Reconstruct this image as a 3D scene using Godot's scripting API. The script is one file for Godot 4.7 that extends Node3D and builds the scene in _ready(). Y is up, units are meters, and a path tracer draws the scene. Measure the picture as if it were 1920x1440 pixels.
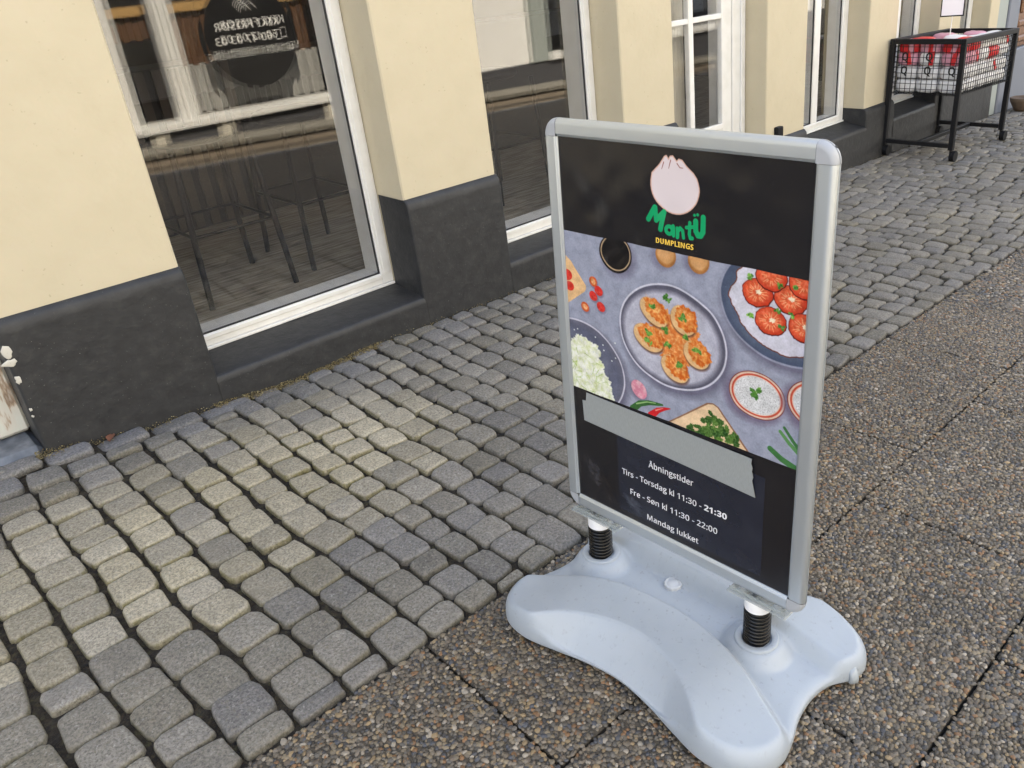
extends Node3D
# A paved shopping street: a pavement poster sign on a moulded base in front of a cream rendered shop.
# x runs along the shop wall, y is up, z comes out of the wall (its face is z = 0). The street falls gently along x.

const SLOPE := -0.032
var M := {}
var rng := RandomNumberGenerator.new()
var soft_noise := FastNoiseLite.new()
var taken := {}
var under := {}

func gh(x: float) -> float:                       # the general fall of the street
	return -0.03 + SLOPE * (x - 2.1)

func ph(x: float, z: float) -> float:             # the cobbles rise and sink a little along the wall
	var h := gh(x)
	h += 0.06 * exp(-pow((x - 0.12) / 0.28, 2.0)) * exp(-pow(z / 0.3, 2.0))
	h -= 0.028 * exp(-pow((x - 1.1) / 0.28, 2.0)) * exp(-pow(z / 0.22, 2.0))
	return h

func _ready() -> void:
	rng.seed = 4711
	soft_noise.seed = 5
	soft_noise.frequency = 1.0
	# --- camera ---
	var cam := Camera3D.new()
	cam.name = "camera"
	cam.projection = Camera3D.PROJECTION_FRUSTUM
	cam.near = 0.05
	cam.far = 600.0
	cam.size = 2.0 * 0.05 * 720.0 / 1505.93
	cam.frustum_offset = Vector2(-131.8 / 1505.93, -57.77 / 1505.93) * 0.05
	cam.transform = Transform3D(Basis(Vector3(0.71075, -0.08267, 0.69857), Vector3(0.3599, 0.89599, -0.26015), Vector3(-0.6044, 0.43632, 0.66658)).orthonormalized(), Vector3(0, 1.4, 3.0))
	add_child(cam)
	cam.current = true
	# --- sky, sun, exposure ---
	var env := Environment.new()
	env.background_mode = Environment.BG_SKY
	var sky := Sky.new()
	var sm := ProceduralSkyMaterial.new()
	sm.sky_top_color = Color(0.50, 0.575, 0.70)
	sm.sky_horizon_color = Color(0.97, 0.98, 0.985)
	sm.sky_curve = 0.28
	sm.ground_horizon_color = Color(0.62, 0.60, 0.56)
	sm.ground_bottom_color = Color(0.30, 0.28, 0.26)
	sm.sun_angle_max = 25.0
	sm.sky_energy_multiplier = 1.0
	sky.sky_material = sm
	env.sky = sky
	env.tonemap_mode = Environment.TONE_MAPPER_LINEAR
	env.tonemap_exposure = 4.3
	env.sdfgi_enabled = true
	env.ssao_enabled = true
	env.ssil_enabled = true
	var we := WorldEnvironment.new()
	we.name = "world_environment"
	we.environment = env
	add_child(we)
	var sun := DirectionalLight3D.new()
	sun.name = "sun"
	sun.light_energy = 1.6
	sun.light_color = Color(1.0, 0.95, 0.86)
	sun.light_angular_distance = 0.5
	sun.shadow_enabled = true
	add_child(sun)
	sun.look_at_from_position(Vector3(-0.22, 1.14, -1.0), Vector3.ZERO)   # behind the shop: the near side of the street lies in its shade
	# --- place ---
	materials()
	grounds()
	cobbles()
	slabs()
	shop()
	neighbour()
	opposite()
	stools()
	poster_sign()
	cart()
	odds()

# ------------------------------------------------------------------ helpers: nodes

func numbered(called: String) -> String:
	if not taken.has(called):
		taken[called] = 0
		return called
	taken[called] += 1
	return "%s_%03d" % [called, taken[called]]

func repeat_of(called: String, parent: Node) -> int:
	var have: Dictionary = under.get_or_add(parent.get_instance_id(), {})
	var k: int = have.get(called, 0)
	have[called] = k + 1
	return k

func thing(called: String, label: String, category: String, at := Vector3.ZERO, group := "") -> Node3D:
	var o := Node3D.new()
	o.name = numbered(called)
	add_child(o)
	o.position = at
	tag(o, label, category, group)
	return o

func tag(o: Node, label: String, category: String, group := "") -> void:
	if label: o.set_meta("label", label)
	if category: o.set_meta("category", category)
	if group: o.set_meta("group", group)

func put(called: String, mesh: Mesh, mat: Material, parent: Node, kind := "") -> MeshInstance3D:
	var o := MeshInstance3D.new()
	var n := called
	var k := 0
	if parent == self:
		n = numbered(called)
	else:
		k = repeat_of(called, parent)
		if k > 0: n = "%s_%03d" % [called, k]
	o.name = n
	o.mesh = mesh
	o.material_override = mat
	if kind: o.set_meta("kind", kind)
	parent.add_child(o, true)
	return o

func holder(called: String, parent: Node) -> Node3D:
	var o := Node3D.new()
	var k := repeat_of(called, parent)
	o.name = called if k == 0 else "%s_%03d" % [called, k]
	parent.add_child(o, true)
	return o

# ------------------------------------------------------------------ helpers: geometry

class Geo:
	var v := PackedVector3Array()
	var n := PackedVector3Array()
	var c := PackedColorArray()
	var uv := PackedVector2Array()
	var i := PackedInt32Array()
	var col := Color.WHITE

	func vert(p: Vector3, nn: Vector3, t := Vector2.ZERO) -> int:
		v.append(p)
		n.append(nn)
		c.append(col)
		uv.append(t)
		return v.size() - 1

	func tri(a: int, b: int, d: int, out: Vector3) -> void:   # wound clockwise as seen from outside
		if (v[b] - v[a]).cross(v[d] - v[a]).dot(out) > 0.0:
			i.append_array([a, d, b])
		else:
			i.append_array([a, b, d])

	func face(p: PackedVector3Array, out: Vector3, uvs := PackedVector2Array()) -> void:   # a flat polygon, convex
		var nn := Vector3.ZERO
		for k in range(1, p.size() - 1):
			nn += (p[k] - p[0]).cross(p[k + 1] - p[0])
		nn = nn.normalized()
		if nn.dot(out) < 0.0: nn = -nn
		var s := v.size()
		for k in p.size():
			vert(p[k], nn, uvs[k] if uvs.size() else Vector2(p[k].x, p[k].z))
		for k in range(1, p.size() - 1):
			tri(s, s + k, s + k + 1, nn)

	func poly(p: PackedVector3Array, out: Vector3) -> void:   # a flat polygon of any shape, in the plane across out
		var x := (p[1] - p[0]).normalized()
		var y := out.normalized().cross(x).normalized()
		var flat := PackedVector2Array()
		for q in p: flat.append(Vector2(q.dot(x), q.dot(y)))
		var t := Geometry2D.triangulate_polygon(flat)
		var s := v.size()
		for q in p: vert(q, out.normalized(), Vector2(q.dot(x), q.dot(y)))
		for k in range(0, t.size(), 3): tri(s + t[k], s + t[k + 1], s + t[k + 2], out)

	func box(t: Transform3D, size: Vector3, b := 0.0) -> void:   # a box with chamfered edges
		var h := size * 0.5
		b = minf(b, minf(h.x, minf(h.y, h.z)) * 0.9)
		var e := h - Vector3.ONE * b
		var bs := t.basis
		for ax in 3:
			for s in [-1.0, 1.0]:
				var u := (ax + 1) % 3
				var w := (ax + 2) % 3
				var ps := PackedVector3Array()
				for q in [[-1, -1], [1, -1], [1, 1], [-1, 1]]:
					var p := Vector3.ZERO
					p[ax] = s * h[ax]
					p[u] = q[0] * e[u]
					p[w] = q[1] * e[w]
					ps.append(t * p)
				var o := Vector3.ZERO
				o[ax] = s
				face(ps, bs * o)
		if b <= 0.0: return
		for ax in 3:
			var u := (ax + 1) % 3
			var w := (ax + 2) % 3
			for su in [-1.0, 1.0]:
				for sw in [-1.0, 1.0]:
					var ps := PackedVector3Array()
					for q in [[0, -1.0], [0, 1.0], [1, 1.0], [1, -1.0]]:
						var p := Vector3.ZERO
						p[ax] = q[1] * e[ax]
						p[u] = su * (h[u] if q[0] == 0 else e[u])
						p[w] = sw * (e[w] if q[0] == 0 else h[w])
						ps.append(t * p)
					var o := Vector3.ZERO
					o[u] = su
					o[w] = sw
					face(ps, bs * o)
		for sx in [-1.0, 1.0]:
			for sy in [-1.0, 1.0]:
				for sz in [-1.0, 1.0]:
					var g := Vector3(sx, sy, sz)
					face(PackedVector3Array([t * (g * Vector3(h.x, e.y, e.z)), t * (g * Vector3(e.x, h.y, e.z)), t * (g * Vector3(e.x, e.y, h.z))]), bs * g)

	func block(a: Vector3, z: Vector3, b := 0.0) -> void:   # a box between two corners
		box(Transform3D(Basis(), (a + z) * 0.5), (z - a).abs(), b)

	func grid(rows: Array, loop := false, up := Vector3.ZERO, uvs := false) -> void:   # a smooth sheet through rows of points; up = a side to face, else away from its middle
		var s := v.size()
		var w: int = rows[0].size()
		for r in rows.size():
			for k in w: vert(rows[r][k], Vector3.ZERO, Vector2(float(k) / (w - 1), float(r) / (rows.size() - 1)) if uvs else Vector2.ZERO)
		smooth(s, rows.size(), w, loop, up)

	func smooth(s: int, h: int, w: int, loop: bool, up: Vector3) -> void:
		var first := i.size()
		var mid := Vector3.ZERO
		for k in range(s, v.size()): mid += v[k]
		mid /= float(v.size() - s)
		var sum := 0.0
		for r in h - 1:
			for k in (w if loop else w - 1):
				var a := s + r * w + k
				var b := s + r * w + (k + 1) % w
				var d := a + w
				var e := b + w
				i.append_array([a, b, e, a, e, d])
				var nn := (v[b] - v[a]).cross(v[e] - v[a]) + (v[e] - v[a]).cross(v[d] - v[a])
				n[a] += nn
				n[b] += nn
				n[d] += nn
				n[e] += nn
				sum += nn.dot(up if up != Vector3.ZERO else v[a] + v[e] - 2.0 * mid)
		if sum > 0.0:     # counter-clockwise seen from outside: turn the triangles
			for k in range(first, i.size(), 3):
				var q := i[k + 1]
				i[k + 1] = i[k + 2]
				i[k + 2] = q
		for k in range(s, v.size()):
			n[k] = (n[k] if sum > 0.0 else -n[k]).normalized()

	func lathe(t: Transform3D, prof: PackedVector2Array, seg := 24) -> void:   # (radius, height) pairs turned about y
		var rows := []
		for p in prof:
			var row := PackedVector3Array()
			for k in seg:
				var a := TAU * k / seg
				row.append(t * Vector3(p.x * cos(a), p.y, p.x * sin(a)))
			rows.append(row)
		grid(rows, true)

	func drum(t: Transform3D, r: float, h: float, seg := 20, r2 := -1.0) -> void:   # an upright closed cylinder with sharp rims
		if r2 < 0.0: r2 = r
		var rows := [PackedVector3Array(), PackedVector3Array()]
		for k in seg:
			var a := TAU * k / seg
			rows[0].append(t * Vector3(r * cos(a), 0, r * sin(a)))
			rows[1].append(t * Vector3(r2 * cos(a), h, r2 * sin(a)))
		grid(rows, true)
		face(rows[0], t.basis * Vector3.DOWN)
		face(rows[1], t.basis * Vector3.UP)

	func tube(path: PackedVector3Array, r: float, seg := 8) -> void:
		var rows := []
		var side := Vector3.ZERO
		for k in path.size():
			var d := (path[mini(k + 1, path.size() - 1)] - path[maxi(k - 1, 0)]).normalized()
			if side == Vector3.ZERO:
				side = d.cross(Vector3.UP if absf(d.y) < 0.9 else Vector3.RIGHT).normalized()
			side = (side - d * side.dot(d)).normalized()
			var other := d.cross(side)
			var row := PackedVector3Array()
			for q in seg:
				var a := TAU * q / seg
				row.append(path[k] + (side * cos(a) + other * sin(a)) * r)
			rows.append(row)
		var s := v.size()
		var first := i.size()
		grid(rows, true)
		# a bent tube can fool the middle test: compare one normal with its own axis
		if n[s].dot(v[s] - path[0]) < 0.0:
			for k in range(s, v.size()): n[k] = -n[k]
			for k in range(first, i.size(), 3):
				var q := i[k + 1]
				i[k + 1] = i[k + 2]
				i[k + 2] = q
		face(rows[0], path[0] - path[1])
		face(rows[-1], path[-1] - path[-2])

	func mesh() -> ArrayMesh:
		var a := []
		a.resize(Mesh.ARRAY_MAX)
		a[Mesh.ARRAY_VERTEX] = v
		a[Mesh.ARRAY_NORMAL] = n
		a[Mesh.ARRAY_COLOR] = c
		a[Mesh.ARRAY_TEX_UV] = uv
		a[Mesh.ARRAY_INDEX] = i
		var m := ArrayMesh.new()
		m.add_surface_from_arrays(Mesh.PRIMITIVE_TRIANGLES, a)
		return m

func block(called: String, a: Vector3, z: Vector3, mat: Material, parent: Node, b := 0.002) -> MeshInstance3D:
	var g := Geo.new()
	g.block(a, z, b)
	return put(called, g.mesh(), mat, parent)

func words(called: String, text: String, font: String, width: float, mat: Material, parent: Node, t: Transform3D, bold := false, height := 0.0) -> MeshInstance3D:   # flat lettering, set to a width; t is at the left end of its base line, facing +z
	var f := SystemFont.new()
	f.font_names = PackedStringArray([font])
	if bold: f.font_weight = 700
	var tm := TextMesh.new()
	tm.font = f
	tm.text = text
	tm.font_size = 64
	tm.pixel_size = 0.01
	tm.depth = 0.02
	tm.curve_step = 1.0
	tm.horizontal_alignment = HORIZONTAL_ALIGNMENT_LEFT
	tm.vertical_alignment = VERTICAL_ALIGNMENT_BOTTOM
	var bb := tm.get_aabb()
	var s := width / maxf(bb.size.x, 0.001)
	var sy := s if height == 0.0 else height / maxf(bb.size.y, 0.001)
	var o := put(called, tm, mat, parent)
	o.transform = t * Transform3D(Basis.from_scale(Vector3(s, sy, 0.03)), Vector3(-bb.position.x * s, -bb.position.y * sy, 0.0))
	return o

# ------------------------------------------------------------------ materials

func noise_tex(seed_: int, freq: float, stops: Array, cols: Array, size := 512, octaves := 5, kind := FastNoiseLite.TYPE_SIMPLEX_SMOOTH, gain := 0.5) -> NoiseTexture2D:
	var f := FastNoiseLite.new()
	f.seed = seed_
	f.frequency = freq
	f.noise_type = kind
	f.fractal_octaves = octaves
	f.fractal_gain = gain
	var t := NoiseTexture2D.new()
	t.width = size
	t.height = size
	t.seamless = true
	t.noise = f
	var g := Gradient.new()
	g.offsets = PackedFloat32Array(stops)
	g.colors = PackedColorArray(cols)
	t.color_ramp = g
	return t

func mat(col: Color, rough := 0.6, metal := 0.0) -> StandardMaterial3D:
	var m := StandardMaterial3D.new()
	m.albedo_color = col
	m.roughness = rough
	m.metallic = metal
	return m

func tri_mat(tex: Texture2D, scale: float, rough: float, bump: Texture2D = null, depth := 0.1, tint := Color.WHITE) -> StandardMaterial3D:
	var m := mat(tint, rough)
	m.albedo_texture = tex
	m.uv1_triplanar = true
	m.uv1_world_triplanar = true
	m.uv1_scale = Vector3.ONE * scale
	if bump:
		m.heightmap_enabled = true
		m.heightmap_texture = bump
		m.heightmap_scale = depth
	return m

func wear(m: StandardMaterial3D, tex: Texture2D, scale: float, local := false) -> void:    # marks laid over a surface; where the texture is clear nothing changes
	m.detail_enabled = true
	m.detail_albedo = tex
	m.detail_blend_mode = BaseMaterial3D.BLEND_MODE_MIX
	m.detail_uv_layer = BaseMaterial3D.DETAIL_UV_2
	m.uv2_triplanar = true
	m.uv2_world_triplanar = not local
	m.uv2_scale = Vector3.ONE * scale

func clear(c: Color, a: float) -> Color:
	return Color(c.r, c.g, c.b, a)

func lin(r: float, g: float, b: float) -> Color:
	return Color(r, g, b).linear_to_srgb()

func gray(k: float) -> Color:
	return Color(k, k, k)

func materials() -> void:
	var grain := noise_tex(3, 0.05, [0.0, 0.3, 0.5, 0.72, 1.0], [gray(0.25), gray(0.62), gray(0.86), gray(1.0), gray(1.0)], 1024, 6, FastNoiseLite.TYPE_SIMPLEX, 0.8)
	var grain_h := noise_tex(8, 0.03, [0.2, 0.8], [gray(0.0), gray(1.0)], 512, 6, FastNoiseLite.TYPE_SIMPLEX, 0.65)
	var fine_h := noise_tex(11, 0.012, [0.2, 0.8], [gray(0.0), gray(1.0)], 512, 6, FastNoiseLite.TYPE_SIMPLEX_SMOOTH, 0.55)
	# granite setts: the tone of each stone is in its vertices, the speckle in the texture
	M.stone = tri_mat(noise_tex(4, 0.06, [0.0, 0.28, 0.5, 0.72, 1.0], [gray(0.30), gray(0.66), gray(0.84), gray(0.97), gray(1.0)], 1024, 5, FastNoiseLite.TYPE_SIMPLEX, 0.85), 1.3, 0.85, grain_h, 0.14)
	M.stone.vertex_color_use_as_albedo = true
	var spot := lin(0.42, 0.41, 0.38)
	wear(M.stone, noise_tex(145, 0.03, [0.0, 0.24, 0.30, 0.72, 0.86, 1.0], [clear(lin(0.10, 0.085, 0.05), 0.7), clear(lin(0.10, 0.085, 0.05), 0.45), clear(spot, 0.0), clear(spot, 0.0), clear(spot, 0.35), clear(spot, 0.8)], 1024, 5, FastNoiseLite.TYPE_SIMPLEX, 0.65), 1.3)
	# earth and moss in the joints
	M.soil = tri_mat(noise_tex(21, 0.03, [0.0, 0.45, 0.7, 1.0], [lin(0.008, 0.006, 0.004), lin(0.02, 0.015, 0.010), lin(0.034, 0.028, 0.016), lin(0.06, 0.06, 0.022)], 512, 6), 2.0, 0.95, grain_h, 0.5)
	# cement between the pebbles
	M.cement = tri_mat(noise_tex(31, 0.04, [0.0, 0.5, 1.0], [lin(0.04, 0.033, 0.026), lin(0.07, 0.06, 0.046), lin(0.11, 0.095, 0.075)], 512, 6), 4.0, 0.92, grain_h, 0.3)
	M.pebble = mat(Color.WHITE, 0.55)
	M.pebble.vertex_color_use_as_albedo = true
	# cream masonry paint, slightly uneven
	M.cream = tri_mat(noise_tex(41, 0.006, [0.0, 0.35, 0.6, 1.0], [lin(0.485, 0.426, 0.298), lin(0.502, 0.442, 0.312), lin(0.51, 0.449, 0.318), lin(0.52, 0.456, 0.326)], 1024, 7, FastNoiseLite.TYPE_SIMPLEX_SMOOTH, 0.55), 0.6, 0.85, fine_h, 0.22)
	var pock := lin(0.22, 0.18, 0.12)
	wear(M.cream, noise_tex(141, 0.03, [0.0, 0.875, 0.90, 1.0], [clear(pock, 0.0), clear(pock, 0.0), clear(pock, 0.3), clear(pock, 0.45)], 1024, 4, FastNoiseLite.TYPE_SIMPLEX, 0.6), 0.55)
	# charcoal plinth paint
	M.plinth = tri_mat(noise_tex(43, 0.012, [0.0, 0.4, 0.65, 1.0], [lin(0.013, 0.013, 0.014), lin(0.018, 0.0185, 0.0193), lin(0.022, 0.0225, 0.0235), lin(0.036, 0.035, 0.033)], 1024, 7, FastNoiseLite.TYPE_SIMPLEX_SMOOTH, 0.6), 1.0, 0.58, grain_h, 0.10)
	var fleck := lin(0.30, 0.29, 0.27)
	wear(M.plinth, noise_tex(143, 0.06, [0.0, 0.885, 0.91, 1.0], [clear(fleck, 0.0), clear(fleck, 0.0), clear(fleck, 0.5), clear(fleck, 0.9)], 1024, 4, FastNoiseLite.TYPE_SIMPLEX, 0.7), 0.9)
	M.white = tri_mat(noise_tex(47, 0.01, [0.0, 0.5, 1.0], [lin(0.66, 0.655, 0.62), lin(0.72, 0.715, 0.69), lin(0.75, 0.75, 0.725)], 512, 5), 1.5, 0.38)
	M.seal = mat(lin(0.02, 0.02, 0.022), 0.5)
	M.glass = mat(Color(0.02, 0.03, 0.025, 0.004), 0.0)
	M.glass.transparency = BaseMaterial3D.TRANSPARENCY_ALPHA
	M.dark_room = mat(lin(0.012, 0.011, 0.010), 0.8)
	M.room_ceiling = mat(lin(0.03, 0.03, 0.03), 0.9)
	M.wood_floor = mat(Color.WHITE, 0.5)
	M.wood_floor.albedo_texture = noise_tex(53, 0.02, [0.0, 0.35, 0.65, 1.0], [lin(0.16, 0.135, 0.10), lin(0.30, 0.26, 0.20), lin(0.42, 0.375, 0.30), lin(0.55, 0.50, 0.42)], 512, 5)
	M.wood_floor.uv1_triplanar = true
	M.wood_floor.uv1_world_triplanar = true
	M.wood_floor.uv1_scale = Vector3(0.35, 1.0, 3.0)
	M.black_metal = mat(lin(0.010, 0.010, 0.011), 0.5)
	M.black_metal.metallic_specular = 0.3
	M.asphalt = tri_mat(noise_tex(59, 0.06, [0.0, 0.4, 0.6, 1.0], [lin(0.05, 0.04, 0.03), lin(0.12, 0.095, 0.065), lin(0.17, 0.13, 0.09), lin(0.24, 0.19, 0.13)], 512, 5), 1.5, 0.9)
	M.kerb = tri_mat(grain, 4.0, 0.8, grain_h, 0.1, lin(0.42, 0.40, 0.36))
	M.sett_far = tri_mat(grain, 5.0, 0.85, null, 0.0, lin(0.30, 0.28, 0.235))
	M.plaster_white = tri_mat(noise_tex(61, 0.01, [0.0, 1.0], [lin(0.76, 0.75, 0.72), lin(0.82, 0.81, 0.79)], 512, 5), 0.8, 0.85)
	M.grey_paint = mat(lin(0.30, 0.33, 0.31), 0.6)
	M.blue_grey = mat(lin(0.16, 0.175, 0.21), 0.6)
	M.timber = tri_mat(noise_tex(67, 0.03, [0.0, 0.5, 1.0], [lin(0.08, 0.035, 0.015), lin(0.17, 0.08, 0.035), lin(0.24, 0.12, 0.055)], 512, 5), 2.0, 0.45)
	M.beam = tri_mat(noise_tex(71, 0.02, [0.0, 1.0], [lin(0.42, 0.25, 0.09), lin(0.58, 0.38, 0.16)], 256, 4), 2.0, 0.6)
	M.slat_brown = mat(lin(0.20, 0.105, 0.055), 0.6)
	M.counter_slat = mat(lin(0.035, 0.023, 0.015), 0.6)
	M.slat_white = mat(lin(0.55, 0.55, 0.53), 0.7)
	M.roof = mat(lin(0.16, 0.07, 0.05), 0.8)

# ------------------------------------------------------------------ the ground

func sheet(called: String, x0: float, x1: float, z0: float, z1: float, lift: float, material: Material, parent: Node, steps := 2) -> MeshInstance3D:
	var g := Geo.new()
	var rows := []
	for r in 2:
		var row := PackedVector3Array()
		for k in steps + 1:
			var x := lerpf(x0, x1, float(k) / steps)
			row.append(Vector3(x, gh(x) + lift, z0 if r == 0 else z1))
		rows.append(row)
	g.grid(rows, false, Vector3.UP)
	var o := put(called, g.mesh(), material, parent)
	return o

func grounds() -> void:
	var o := sheet("ground", -150, 150, -150, 150, -0.16, M.soil, self)
	o.set_meta("kind", "structure")
	o = sheet("road", -30, 40, 4.70, 6.06, -0.11, M.asphalt, self)
	o.set_meta("kind", "structure")
	# granite kerb stones on the near side, a drain line in the lane
	var kerb := Node3D.new()
	kerb.name = "kerb"
	kerb.set_meta("kind", "structure")
	add_child(kerb)
	var x := -6.0
	var r := RandomNumberGenerator.new()
	r.seed = 12
	while x < 16.0:
		var l := r.randf_range(0.85, 1.1)
		var g := Geo.new()
		g.box(Transform3D(Basis(Vector3(0, 0, 1), atan(SLOPE)), Vector3(x + l * 0.5, gh(x + l * 0.5) - 0.081 + r.randf_range(-0.003, 0.003), 4.66)), Vector3(l - 0.012, 0.16, 0.12), 0.008)
		put("kerb_stone", g.mesh(), M.kerb, kerb)
		x += l
	for z in [4.86, 5.52]:
		o = sheet("gutter_line", -6, 16, z, z + (0.05 if z < 5 else 0.12), -0.106, M.kerb if z < 5 else M.soil, kerb)

# ------------------------------------------------------------------ cobbles

func sett(g: Geo, cx: float, cz: float, w: float, l: float, turn: float, h: float, col: Color, moss: float, r: RandomNumberGenerator, fine: bool) -> void:
	var seg := 20 if fine else 12
	var rings := [[0.0, 0.0], [0.5, -0.0002], [0.83, -0.0009], [0.93, -0.0032], [0.98, -0.0082], [1.0, -0.018], [0.99, -0.05]] if fine else [[0.0, 0.0], [0.72, -0.001], [0.95, -0.005], [1.01, -0.014], [0.98, -0.04]]
	var corner := []
	for k in 4: corner.append(Vector2(r.randf_range(-0.06, 0.06) * w, r.randf_range(-0.06, 0.06) * l))
	var tx := r.randf_range(-0.05, 0.05)
	var tz := r.randf_range(-0.05, 0.05)
	var dome := r.randf_range(0.7, 1.25)
	var ex := r.randf_range(0.25, 0.40)
	var ph0 := r.randf() * 100.0
	var rows := []
	var cols := PackedColorArray()
	for q in rings:
		var row := PackedVector3Array()
		for k in seg:
			var a := TAU * (k + 0.5) / seg
			var p := Vector2(signf(cos(a)) * pow(absf(cos(a)), ex), signf(sin(a)) * pow(absf(sin(a)), ex))
			var wob := 1.0 + 0.07 * soft_noise.get_noise_2d(ph0 + cos(a) * 1.3, ph0 + sin(a) * 1.3) + 0.035 * soft_noise.get_noise_2d(ph0 + cos(a) * 4.0, sin(a) * 4.0)
			var bil := Vector2.ZERO
			for m in 4:
				var sx := -1.0 if m % 2 == 0 else 1.0
				var sz := -1.0 if m < 2 else 1.0
				bil += corner[m] * (0.5 + 0.5 * sx * p.x) * (0.5 + 0.5 * sz * p.y)
			p = Vector2(p.x * w * 0.5 * wob, p.y * l * 0.5 * wob) + bil
			p *= q[0]
			p = p.rotated(turn)
			var y: float = h + q[1] * dome + tx * p.x + tz * p.y
			y += 0.0045 * soft_noise.get_noise_2d(ph0 + p.x * 34.0, p.y * 34.0) * (1.0 if q[0] > 0.0 else 0.5)
			row.append(Vector3(cx + p.x, y, cz + p.y))
			var t := 1.0 + 0.26 * soft_noise.get_noise_2d(ph0 + p.x * 25.0, 7.0 + p.y * 25.0)
			var cc := Color(col.r * t, col.g * t, col.b * t)
			if q[1] <= -0.004:
				cc = cc.lerp(Color(0.19, 0.17, 0.065), moss * (0.9 if q[1] < -0.008 else 0.4) * clampf(0.7 + soft_noise.get_noise_2d(ph0 + cos(a) * 2.0, 31.0 + sin(a) * 2.0), 0.0, 1.0))
			if q[1] <= -0.03: cc = Color(0.03, 0.027, 0.018)
			cols.append(cc)
		rows.append(row)
	var s := g.v.size()
	g.grid(rows, true, Vector3.UP)
	for k in cols.size(): g.c[s + k] = cols[k]

func sett_tone(x: float, z: float, r: RandomNumberGenerator) -> Array:    # (colour, moss): lichen-yellowed stones, with a patch of reflected sun painted into their colour
	var warm := clampf(1.25 - absf(z - (0.75 - 0.18 * (x - 0.5))) / 0.5, 0.0, 1.0) * clampf(1.6 - absf(x - 0.55) / 0.75, 0.0, 1.0)  # band of the painted sun patch, thrown back by the windows opposite
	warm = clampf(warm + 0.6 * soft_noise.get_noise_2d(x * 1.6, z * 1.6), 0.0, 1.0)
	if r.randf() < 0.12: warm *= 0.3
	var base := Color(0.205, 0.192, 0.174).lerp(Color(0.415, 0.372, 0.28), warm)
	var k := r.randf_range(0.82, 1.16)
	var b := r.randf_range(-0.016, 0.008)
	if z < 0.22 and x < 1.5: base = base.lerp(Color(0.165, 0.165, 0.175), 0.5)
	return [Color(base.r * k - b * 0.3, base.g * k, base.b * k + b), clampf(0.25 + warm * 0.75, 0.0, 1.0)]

func lean(x: float, z: float) -> float:     # how far a course strays from square to the wall
	return 0.045 * (z - 1.0) * clampf(1.4 - x, 0.0, 1.0) + 0.006 * sin(z * 4.0 + x * 1.5) + 0.003 * sin(z * 9.0 + x * 4.0)

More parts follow.
